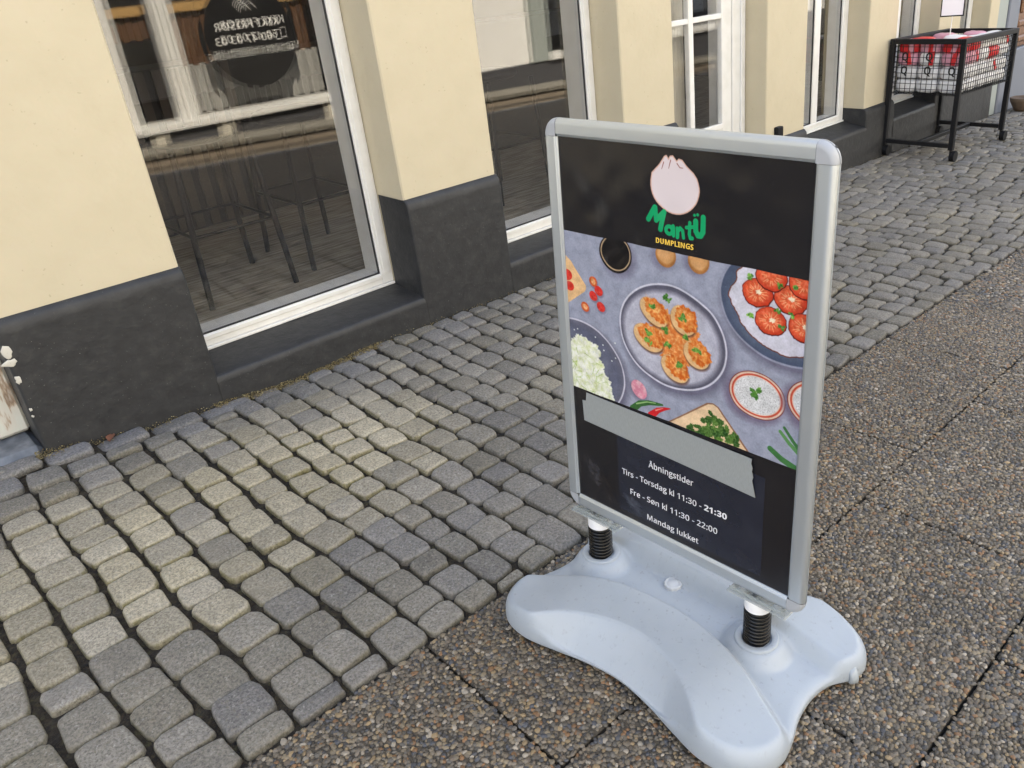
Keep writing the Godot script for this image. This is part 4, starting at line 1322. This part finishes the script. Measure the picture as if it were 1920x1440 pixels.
func poster_sign() -> void:
	var O := Vector3(1.0511, 0.0035, 2.0652)
	var t := thing("poster_sign", "grey framed food poster sign standing on a moulded plastic base", "pavement sign", O)
	t.transform = Transform3D(Basis(Vector3(0.0372, -0.0008, 0.9993), Vector3(0.0438, 0.999, -0.0009), Vector3(-0.9983, 0.0438, 0.0372)).orthonormalized(), O)
	var plastic := mat(Color.WHITE, 0.42)
	plastic.albedo_texture = noise_tex(103, 0.008, [0.0, 0.3, 0.55, 1.0], [lin(0.312, 0.348, 0.39), lin(0.328, 0.366, 0.41), lin(0.332, 0.37, 0.414), lin(0.34, 0.378, 0.422)], 512, 7, FastNoiseLite.TYPE_SIMPLEX_SMOOTH, 0.6)
	plastic.heightmap_enabled = true
	plastic.heightmap_texture = noise_tex(101, 0.2, [0.0, 1.0], [gray(0), gray(1)], 256, 2)
	plastic.heightmap_scale = 0.012
	plastic.uv1_triplanar = true
	plastic.uv1_scale = Vector3.ONE * 3.0
	var scuff := lin(0.16, 0.15, 0.135)
	wear(plastic, noise_tex(147, 0.02, [0.0, 0.74, 0.84, 1.0], [clear(scuff, 0.0), clear(scuff, 0.0), clear(scuff, 0.22), clear(scuff, 0.6)], 1024, 5, FastNoiseLite.TYPE_SIMPLEX, 0.65), 1.6, true)
	# moulded base: rings from the middle out to the outline, then down and under
	var out := base_outline()
	var c0 := Vector2(0.0, 0.02)
	var rows := []
	var steps := 72
	for k in steps + 1:
		var s := float(k) / steps
		s = 1.0 - pow(1.0 - s, 1.35)
		var row := PackedVector3Array()
		for q in out:
			var p := c0 + (q - c0) * s
			var d := (1.0 - s) * (q - c0).length()
			var top := foot_height(p.x, p.y)
			var round_off := sqrt(maxf(0.0, 1.0 - pow(1.0 - minf(d / 0.026, 1.0), 2.0)))
			row.append(Vector3(p.x + 0.02, lerpf(minf(0.022, top), top, round_off), p.y))
		rows.append(row)
	for e in [[1.0, 0.014], [0.992, 0.011], [0.9, 0.012], [0.5, 0.014]]:
		var row := PackedVector3Array()
		for q in out:
			var p: Vector2 = c0 + (q - c0) * float(e[0])
			row.append(Vector3(p.x + 0.02, e[1], p.y))
		rows.append(row)
	var g := Geo.new()
	g.grid(rows, true)
	var base := put("base", g.mesh(), plastic, t)
	# filler cap with a scalloped rim
	g = Geo.new()
	var prof := [[0.0, 0.0085], [0.6, 0.0085], [0.66, 0.006], [0.72, 0.0085], [0.93, 0.008], [1.0, 0.005], [1.0, -0.01]]
	rows = []
	for q in prof:
		var row := PackedVector3Array()
		for k in 48:
			var a := TAU * k / 48.0
			var rad: float = 0.0215 * q[0] * (1.0 + (0.05 * cos(a * 12.0) if q[0] > 0.9 else 0.0))
			row.append(Vector3(-0.047 + rad * cos(a), 0.0465 + q[1], -0.064 + rad * sin(a)))
		rows.append(row)
	g.grid(rows, true, Vector3.UP)
	put("filler_cap", g.mesh(), mat(lin(0.50, 0.52, 0.54), 0.35), base)
	# small wheels under the feet
	var clear := mat(Color(0.62, 0.65, 0.65, 0.45), 0.12)
	clear.transparency = BaseMaterial3D.TRANSPARENCY_ALPHA
	for p in [Vector2(0.386, -0.108), Vector2(0.362, 0.19), Vector2(-0.31, 0.18), Vector2(-0.32, -0.12)]:
		g = Geo.new()
		var tilt := Basis(Vector3(0, 1, 0), 0.9 if p.y < 0.0 else -0.7) * Basis(Vector3(0, 0, 1), PI / 2)
		g.lathe(Transform3D(tilt, Vector3(p.x, 0.0215, p.y)), v2([0.004, -0.010, 0.016, -0.010, 0.0205, -0.007, 0.0212, 0.0, 0.0205, 0.007, 0.016, 0.010, 0.004, 0.010]), 24)
		put("wheel", g.mesh(), mat(lin(0.30, 0.33, 0.35), 0.15), t)
	# springs, their cores, caps and the clear brackets that grip the frame
	var spring_mat := mat(lin(0.015, 0.0145, 0.014), 0.22, 0.6)
	var cap_mat := mat(lin(0.78, 0.78, 0.79), 0.35)
	for u in [-0.243, 0.207]:
		var at := Vector3(u, 0.0, -0.026)
		g = Geo.new()
		g.lathe(Transform3D(Basis(), at), v2([0.0285, 0.055, 0.0295, 0.068, 0.034, 0.0725, 0.044, 0.0735, 0.0475, 0.071, 0.049, 0.060, 0.054, 0.045]), 40)
		put("collar", g.mesh(), plastic, t)
		g = Geo.new()
		var path := PackedVector3Array()
		var turns := 9.5
		for k in 230:
			var s := k / 229.0
			path.append(at + Vector3(0.0255 * cos(s * turns * TAU), 0.064 + s * 0.090, 0.0255 * sin(s * turns * TAU)))
		g.tube(path, 0.0043, 8)
		put("spring", g.mesh(), spring_mat, t)
		g = Geo.new()
		g.drum(Transform3D(Basis(), at + Vector3(0, 0.05, 0)), 0.0225, 0.12, 20)
		put("spring_core", g.mesh(), mat(lin(0.008, 0.008, 0.008), 0.6), t)
		g = Geo.new()
		g.lathe(Transform3D(Basis(), at), v2([0.001, 0.152, 0.0265, 0.1525, 0.0290, 0.156, 0.0290, 0.184, 0.0270, 0.1865, 0.001, 0.187]), 28)
		put("spring_cap", g.mesh(), cap_mat, t)
		var l := -0.305 if u < 0.0 else 0.150
		var e := -0.158 if u < 0.0 else 0.290
		g = Geo.new()
		g.block(Vector3(l, 0.1875, -0.046), Vector3(e, 0.1915, 0.010), 0.0018)
		g.block(Vector3(l + 0.004, 0.1916, 0.002), Vector3(e - 0.004, 0.2010, 0.005), 0.0012)
		g.block(Vector3(l + 0.004, 0.1916, -0.042), Vector3(e - 0.004, 0.2010, -0.038), 0.0012)
		for k in 5: g.block(Vector3(lerpf(l, e, (k + 0.5) / 5.0) - 0.003, 0.1917, -0.037), Vector3(lerpf(l, e, (k + 0.5) / 5.0) + 0.003, 0.2008, 0.0015), 0.001)
		var br := put("bracket", g.mesh(), clear, t)
		g = Geo.new()
		g.drum(Transform3D(Basis(), at + Vector3(0.0, 0.1917, 0.010)), 0.008, 0.007, 6)
		put("nut", g.mesh(), mat(lin(0.35, 0.35, 0.36), 0.25, 1.0), br)
	# the frame: two snap frames back to back; rails and round plastic corners
	var alu := mat(lin(0.52, 0.56, 0.59), 0.33, 0.7)
	alu.metallic_specular = 0.5
	var grey_plastic := mat(lin(0.33, 0.345, 0.37), 0.33)
	var y0 := 0.2022
	var y1 := 1.1245
	var x0 := -0.32
	var x1 := 0.32
	var cs := 0.0355
	for side in 2:
		var sgn := 1.0 if side == 0 else -1.0
		var off := 0.0 if side == 0 else -0.0245
		var pr := rail_profile(0.0105)
		for k in 4:
			rows = []
			var len0 := (x0 if k % 2 == 0 else y0) + cs
			var len1 := (x1 if k % 2 == 0 else y1) - cs
			for q in pr:
				var row := PackedVector3Array()
				for m in 2:
					var along := len0 if m == 0 else len1
					var z := off - sgn * q.y
					if k == 0: row.append(Vector3(along, y1 - q.x, z))
					elif k == 2: row.append(Vector3(along, y0 + q.x, z))
					elif k == 1: row.append(Vector3(x1 - q.x, along, z))
					else: row.append(Vector3(x0 + q.x, along, z))
				rows.append(row)
			g = Geo.new()
			g.grid(rows, false, Vector3(0, 0, sgn))
			put("rail", g.mesh(), alu, t)
		var ctr := [[x1 - 0.0348, y1 - 0.0348, 0.0], [x0 + 0.0348, y1 - 0.0348, PI / 2], [x0 + 0.0348, y0 + 0.0348, PI], [x1 - 0.0348, y0 + 0.0348, PI * 1.5]]
		for q in ctr:
			var pc := PackedVector2Array()
			for m in pr:
				if m.x <= 0.0288: pc.append(m + Vector2(-0.0004, -0.0004))
			pc.insert(0, Vector2(0.0346, -0.0004))
			g = Geo.new()
			g.grid(corner_grid(pc, q[0], q[1], q[2], sgn, off), false, Vector3(0, 0, sgn))
			put("corner", g.mesh(), grey_plastic, t)
	# backing board between the frames closes the seam
	block("panel", Vector3(x0 + 0.008, y0 + 0.008, -0.0172), Vector3(x1 - 0.008, y1 - 0.008, -0.0142), mat(lin(0.05, 0.05, 0.05), 0.6), t, 0.012)
	# posters under the snap edges, rippled foil
	var pm := mat(Color(0.88, 0.89, 0.89), 0.24)
	pm.albedo_texture = ImageTexture.create_from_image(poster_picture())
	pm.texture_repeat = false
	var px0 := x0 + 0.0335
	var px1 := x1 - 0.0335
	var py0 := y0 + 0.0335
	var py1 := y1 - 0.0335
	for side in 2:
		rows = []
		for a in 61:
			var row := PackedVector3Array()
			for b in 41:
				var u := lerpf(px0, px1, b / 40.0)
				var v := lerpf(py1, py0, a / 60.0)
				var edge := minf(1.0, minf(minf(a, 60 - a) / 6.0, minf(b, 40 - b) / 6.0))
				var wave := 0.0036 * soft_noise.get_noise_2d(u * 4.0 + 3.0, v * 6.0 + u * 3.0) + 0.0020 * soft_noise.get_noise_2d(u * 9.0 - v * 8.0, 5.0 + v * 3.0)
				row.append(Vector3(u, v, -0.0075 + wave * edge * (1.5 if a < 22 else 0.8)) if side == 0 else Vector3(u, v, -0.0182))
			rows.append(row)
		g = Geo.new()
		g.grid(rows, false, Vector3(0, 0, 1.0 if side == 0 else -1.0), true)
		if side == 0:
			var poster := put("poster", g.mesh(), pm, t)
			var W := px1 - px0
			var ink := mat(lin(0.72, 0.72, 0.74), 0.5)
			var yellow := mat(rgb(226, 188, 74), 0.5)
			var place := func(u: float, v: float) -> Transform3D: return Transform3D(Basis(), Vector3(px0 + u * W, py1 - v * W * (py1 - py0) / W / 1.497, -0.0046))
			var hk := (py1 - py0) / 1.497
			words("lettering", "DUMPLINGS", "Droid Sans", 0.152 * W, yellow, poster, place.call(0.438, 0.3175), true, 0.0185 * hk)
			words("lettering", "Åbningstider", "Droid Sans", 0.208 * W, ink, poster, place.call(0.386, 1.2185), false, 0.040 * hk)
			words("lettering", "Tirs - Torsdag kl 11:30 -", "Droid Sans", 0.381 * W, ink, poster, place.call(0.250, 1.300), false, 0.034 * hk)
			words("lettering", "21:30", "Droid Sans", 0.098 * W, ink, poster, place.call(0.643, 1.2915), true, 0.0255 * hk)
			words("lettering", "Fre - Søn kl 11:30 - 22:00", "Droid Sans", 0.4114 * W, ink, poster, place.call(0.2904, 1.3735), false, 0.0275 * hk)
			words("lettering", "Mandag lukket", "Droid Sans", 0.2444 * W, ink, poster, place.call(0.374, 1.4635), false, 0.034 * hk)
			# strip of grey cloth tape, torn at both ends
			var tape := mat(lin(0.30, 0.32, 0.32), 0.5)
			tape.albedo_texture = noise_tex(111, 0.3, [0.0, 1.0], [gray(0.86), gray(1.0)], 256, 2)
			tape.uv1_scale = Vector3(1.0, 12.0, 1.0)
			var up := [Vector2(0.0723, 1.026), Vector2(0.0766, 0.9885), Vector2(0.2, 0.990), Vector2(0.45, 0.994), Vector2(0.834, 1.0004), Vector2(0.832, 1.02), Vector2(0.838, 1.035), Vector2(0.836, 1.05), Vector2(0.842, 1.07), Vector2(0.838, 1.085), Vector2(0.8528, 1.1467), Vector2(0.6, 1.136), Vector2(0.3, 1.126), Vector2(0.0571, 1.1179), Vector2(0.0529, 1.0284)]
			var ps := PackedVector3Array()
			for q in up: ps.append(Vector3(px0 + q.x * W, py1 - q.y * hk, -0.0038))
			g = Geo.new()
			g.poly(ps, Vector3(0, 0, 1))
			for k in ps.size():
				var a := ps[k]
				var e := ps[(k + 1) % ps.size()]
				g.face(PackedVector3Array([a, e, e - Vector3(0, 0, 0.0012), a - Vector3(0, 0, 0.0012)]), Vector3(a.y - e.y, e.x - a.x, 0.0))
			put("tape", g.mesh(), tape, t)
		else:
			put("back_poster", g.mesh(), mat(lin(0.02, 0.019, 0.021), 0.3), t)

# ------------------------------------------------------------------ wire cart

func pack_shape(sz: Vector3, seed_: int) -> ArrayMesh:    # a soft filled bag
	var g := Geo.new()
	var rows := []
	for a in 11:
		var th := PI * a / 10.0
		var row := PackedVector3Array()
		for b in 16:
			var p := TAU * (b + 0.5) / 16.0
			var d := Vector3(sin(th) * cos(p), cos(th), sin(th) * sin(p))
			var e := 0.5
			var q := Vector3(signf(d.x) * pow(absf(d.x), e), signf(d.y) * pow(absf(d.y), e), signf(d.z) * pow(absf(d.z), e))
			var wob := 1.0 + 0.07 * soft_noise.get_noise_3d(q.x * 1.5 + seed_ * 7.0, q.y * 1.5, q.z * 1.5)
			row.append(q * sz * 0.5 * wob * 0.98)
		rows.append(row)
	g.grid(rows, true)
	return g.mesh()

func cart() -> void:
	var t := thing("wire_cart", "black metal wheeled display cart with wire mesh sides beside the plinth", "cart")
	t.transform = Transform3D(Basis(Vector3(1, SLOPE, 0).normalized(), Vector3(-SLOPE, 1, 0).normalized(), Vector3(0, 0, 1)), Vector3(6.06, gh(6.06), 0.035))
	var L := 0.95
	var D := 0.52
	var H := 0.855
	var bot := 0.47
	var m: Material = M.black_metal
	var b := 0.036
	for x in [0.0, L]:
		for z in [0.0, D]:
			block("post", Vector3(x - b / 2, 0.085, z - b / 2), Vector3(x + b / 2, H - b - 0.0005, z + b / 2), m, t, 0.003)
	for z in [0.0, D]: block("top_rail", Vector3(-b / 2, H - b, z - b / 2), Vector3(L + b / 2, H, z + b / 2), m, t, 0.003)
	for x in [0.0, L]: block("top_rail", Vector3(x - b / 2, H - b, b / 2 + 0.0005), Vector3(x + b / 2, H, D - b / 2 - 0.0005), m, t, 0.003)
	for x in [0.0, L]: block("bottom_rail", Vector3(x - b / 2, 0.10, b / 2 + 0.0005), Vector3(x + b / 2, 0.13, D - b / 2 - 0.0005), m, t, 0.003)
	block("bottom_rail", Vector3(b / 2 + 0.0005, 0.10, D / 2 - b / 2), Vector3(L - b / 2 - 0.0005, 0.13, D / 2 + b / 2), m, t, 0.003)
	for x in [0.0, L]:
		for z in [0.0, D]:
			var g := Geo.new()
			for s in [-1.0, 1.0]:
				g.drum(Transform3D(Basis(Vector3(1, 0, 0), PI / 2), Vector3(x + 0.014, 0.04, z + s * 0.018 - s * 0.0085 + 0.0085)), 0.04, 0.017, 20)
			g.block(Vector3(x - 0.012, 0.045, z - 0.006), Vector3(x + 0.02, 0.0845, z + 0.006), 0.003)
			put("caster", g.mesh(), m, t)
	# wire mesh: one panel a side and a floor
	for side in 5:
		var g := Geo.new()
		var r := 0.0018
		if side < 4:
			var along := L if side % 2 == 0 else D
			var n := int(round(along / 0.0405))
			for k in range(1, n):
				var s := along * k / n
				var p: Vector3 = Vector3(s, 0, D if side == 0 else 0.0) if side % 2 == 0 else Vector3(0.0 if side == 1 else L, 0, s)
				g.block(p + Vector3(-r, bot, -r), p + Vector3(r, H - b, r))
			for k in 10:
				var y := bot + (H - b - bot) * k / 9.5
				var p: Vector3 = Vector3(0, y, D if side == 0 else 0.0) if side % 2 == 0 else Vector3(0.0 if side == 1 else L, y, 0)
				var e := p + (Vector3(L, 0, 0) if side % 2 == 0 else Vector3(0, 0, D))
				g.block(p + Vector3(-r, -r, -r) * 1.02, e + Vector3(r, r, r) * 1.02)
		else:
			for k in 24: g.block(Vector3(L * k / 23.0 - r, bot - r, 0), Vector3(L * k / 23.0 + r, bot + r, D))
			for k in 14: g.block(Vector3(0, bot - 2 * r, D * k / 13.0 - r), Vector3(L, bot, D * k / 13.0 + r))
		put("wire_panel", g.mesh(), m, t)
	# bags inside, resting on the wire floor: rows seen through the near end and the street side
	var white := mat(lin(0.72, 0.72, 0.73), 0.35)
	var pink := mat(lin(0.60, 0.30, 0.38), 0.35)
	var red := mat(lin(0.62, 0.02, 0.025), 0.35)
	var ink := mat(lin(0.015, 0.015, 0.015), 0.5)
	var shapes := []
	for k in 4: shapes.append(pack_shape(Vector3(0.17, 0.098, 0.165), k))
	var nth := ["first", "second", "third", "fourth", "fifth"]
	var tier := ["lowest", "second", "third", "topmost"]
	var r := RandomNumberGenerator.new()
	r.seed = 5
	for k in 4:
		for i in 5:
			for j in 3:
				if i > 0 and j < 2 and k < 3: continue
				if k == 3 and i > 0 and j < 2 and (i + j) % 2 == 0: continue
				var at := t.transform * Vector3(0.105 + i * 0.182, bot + 0.052 + k * 0.0955 - (0.012 if k == 3 else 0.0), 0.10 + j * 0.163)
				var coat := 0
				if i == 0 and k >= 2: coat = [1, 0, 1][j] if k == 2 else [2, 1, 2][j]
				elif k >= 2: coat = 2 if (i == 1 and k == 3) or (i == 3 and k == 2) else 1 if r.randf() < 0.25 else 0
				var cn: String = ["white", "pink", "red"][coat]
				var where := ""
				if i == 0: where = "%s soft pack at the cart's near end, %s tier, %s from the wall" % [cn, tier[k], nth[j]]
				elif j == 2: where = "%s soft pack on the cart's street side, %s tier, %s from its near end" % [cn, tier[k], nth[i]]
				else: where = "%s soft pack atop the heap, %s from the wall, %s from the near end" % [cn, nth[j], nth[i]]
				var p := thing("soft_pack", where, "pack", at, "soft packs heaped in the wire cart")
				p.basis = t.transform.basis * Basis(Vector3.UP, r.randf_range(-0.09, 0.09)) * Basis(Vector3.RIGHT, r.randf_range(-0.06, 0.06))
				put("bag", shapes[r.randi() % 4], [white, pink, red][coat], p)
				if i == 0 and (k == 1 or k == 2) and not (k == 2 and j == 2):
					words("lettering", "Q", "Droid Sans", 0.050, ink, p, Transform3D(Basis(Vector3.UP, -PI / 2), Vector3(-0.0875, -0.022, -0.03 + 0.01 * j)), true)
				if i == 0 and k >= 2:
					var g := Geo.new()
					g.box(Transform3D(Basis(Vector3.RIGHT, 0.25 * (j - 1)), Vector3(-0.083, 0.01, 0.02)), Vector3(0.006, 0.10, 0.035), 0.003)
					put("print_band", g.mesh(), red if coat != 2 else pink, p)
				if i > 0 and j == 2 and (i + 2 * k) % 5 == 0:
					var g := Geo.new()
					g.box(Transform3D(Basis(Vector3(0, 0, 1), 0.5), Vector3(0.0, 0.0, 0.0815)), Vector3(0.03, 0.08, 0.005), 0.002)
					put("print_band", g.mesh(), red, p)
	# price card on a thin rod
	var s := thing("price_card", "white card in a black frame on a thin rod in the wire cart", "price sign", t.transform * Vector3(0.45, 0.78, 0.222))
	var g := Geo.new()
	g.tube(PackedVector3Array([Vector3(0, 0, 0), Vector3(0, 0.195, 0.004)]), 0.004, 8)
	put("rod", g.mesh(), M.white, s)
	g = Geo.new()
	g.drum(Transform3D(Basis(), Vector3(0, 0.035, 0)), 0.022, 0.02, 16)
	put("clip", g.mesh(), red, s)
	var face := Basis(Vector3.UP, -1.15)
	g = Geo.new()
	for q in [[-0.082, 0.195, -0.074, 0.42], [0.074, 0.195, 0.082, 0.42], [-0.0738, 0.195, 0.0738, 0.204], [-0.0738, 0.411, 0.0738, 0.42]]:
		g.box(Transform3D(face, face * Vector3((q[0] + q[2]) * 0.5, (q[1] + q[3]) * 0.5, 0)), Vector3(q[2] - q[0], q[3] - q[1], 0.010), 0.001)
	put("frame", g.mesh(), m, s)
	g = Geo.new()
	g.box(Transform3D(face, face * Vector3(0, 0.3075, -0.001)), Vector3(0.1474, 0.2068, 0.004))
	put("card", g.mesh(), mat(lin(0.75, 0.75, 0.80), 0.5), s)

# ------------------------------------------------------------------ small things

func odds() -> void:
	var b := Geo.new()
	b.block(Vector3(4.584, 0.252, -0.01), Vector3(4.652, 0.33, 0.03), 0.006)
	var box := put("wall_vent", b.mesh(), M.black_metal, self)
	tag(box, "small black box on the cream pier between door and third window", "vent")
	# crumbs of moss and dead leaf along the foot of the plinth
	var r := RandomNumberGenerator.new()
	r.seed = 64
	var mm := MultiMesh.new()
	mm.transform_format = MultiMesh.TRANSFORM_3D
	mm.use_colors = true
	var g := Geo.new()
	g.box(Transform3D(), Vector3(1, 0.4, 0.6), 0.15)
	mm.mesh = g.mesh()
	var buf := PackedFloat32Array()
	for k in 5200:
		var x := 0.2 + 8.0 * pow(r.randf(), 1.8) if k > 2600 else r.randf_range(0.78, 1.5)
		var z := 0.036 + 0.035 * pow(r.randf(), 1.6)
		var s := r.randf_range(0.002, 0.006)
		var a := r.randf() * TAU
		var y := ph(x, z) - 0.012 + r.randf() * 0.014 + maxf(0.0, 0.008 - (z - 0.036))
		var c := Color(0.11, 0.075, 0.03).lerp(Color(0.16, 0.13, 0.05), r.randf()) if r.randf() < 0.8 else Color(0.30, 0.25, 0.12)
		buf.append_array([cos(a) * s, 0, -sin(a) * s, x, r.randf_range(-0.3, 0.3) * s, s, 0, y, sin(a) * s, 0, cos(a) * s, z, c.r, c.g, c.b, 1])
	mm.instance_count = buf.size() / 16
	mm.buffer = buf
	var o := MultiMeshInstance3D.new()
	o.name = "moss_and_leaf_litter"
	o.multimesh = mm
	o.material_override = M.pebble
	o.set_meta("kind", "stuff")
	o.set_meta("label", "brown moss and leaf crumbs along the foot of the plinth")
	add_child(o)
	# dark brown planter foot by the neighbour's base
	var p := thing("clay_pot", "squat brown pot on the cobbles in front of the grey pilaster", "pot", Vector3(8.56, gh(8.56), 0.17))
	g = Geo.new()
	g.lathe(Transform3D(), v2([0.002, 0.0, 0.06, 0.0, 0.075, 0.03, 0.105, 0.09, 0.11, 0.12, 0.10, 0.125, 0.09, 0.11, 0.002, 0.105]), 20)
	put("body", g.mesh(), mat(lin(0.11, 0.075, 0.05), 0.7), p)
	# a fallen leaf
	for q in [[2.63, 0.9, 0.5], [0.42, 0.055, 1.1], [4.3, 0.35, 2.0]]:
		var rows := []
		for a in 5:
			var row := PackedVector3Array()
			for c in 3:
				var u := a / 4.0
				row.append(Vector3((u - 0.5) * 0.05, 0.006 * sin(u * 3.0) + 0.004 * absf(c - 1.0), (c - 1) * 0.016 * sin(PI * clampf(u, 0.06, 0.94))))
			rows.append(row)
		g = Geo.new()
		g.grid(rows, false, Vector3.UP)
		var leaf := put("fallen_leaf", g.mesh(), mat(lin(0.16, 0.065, 0.035), 0.7), self)
		leaf.position = Vector3(q[0], ph(q[0], q[1]) + 0.003, q[1])
		leaf.rotation.y = q[2]
		tag(leaf, ["dry reddish leaf on the cobbles between sign and cart", "dry brown leaf on the edge stones below the left pier", "dry brown leaf near the plinth below the glazed door"][int(q[0] < 1.0) + 2 * int(q[0] > 4.0)], "leaf")
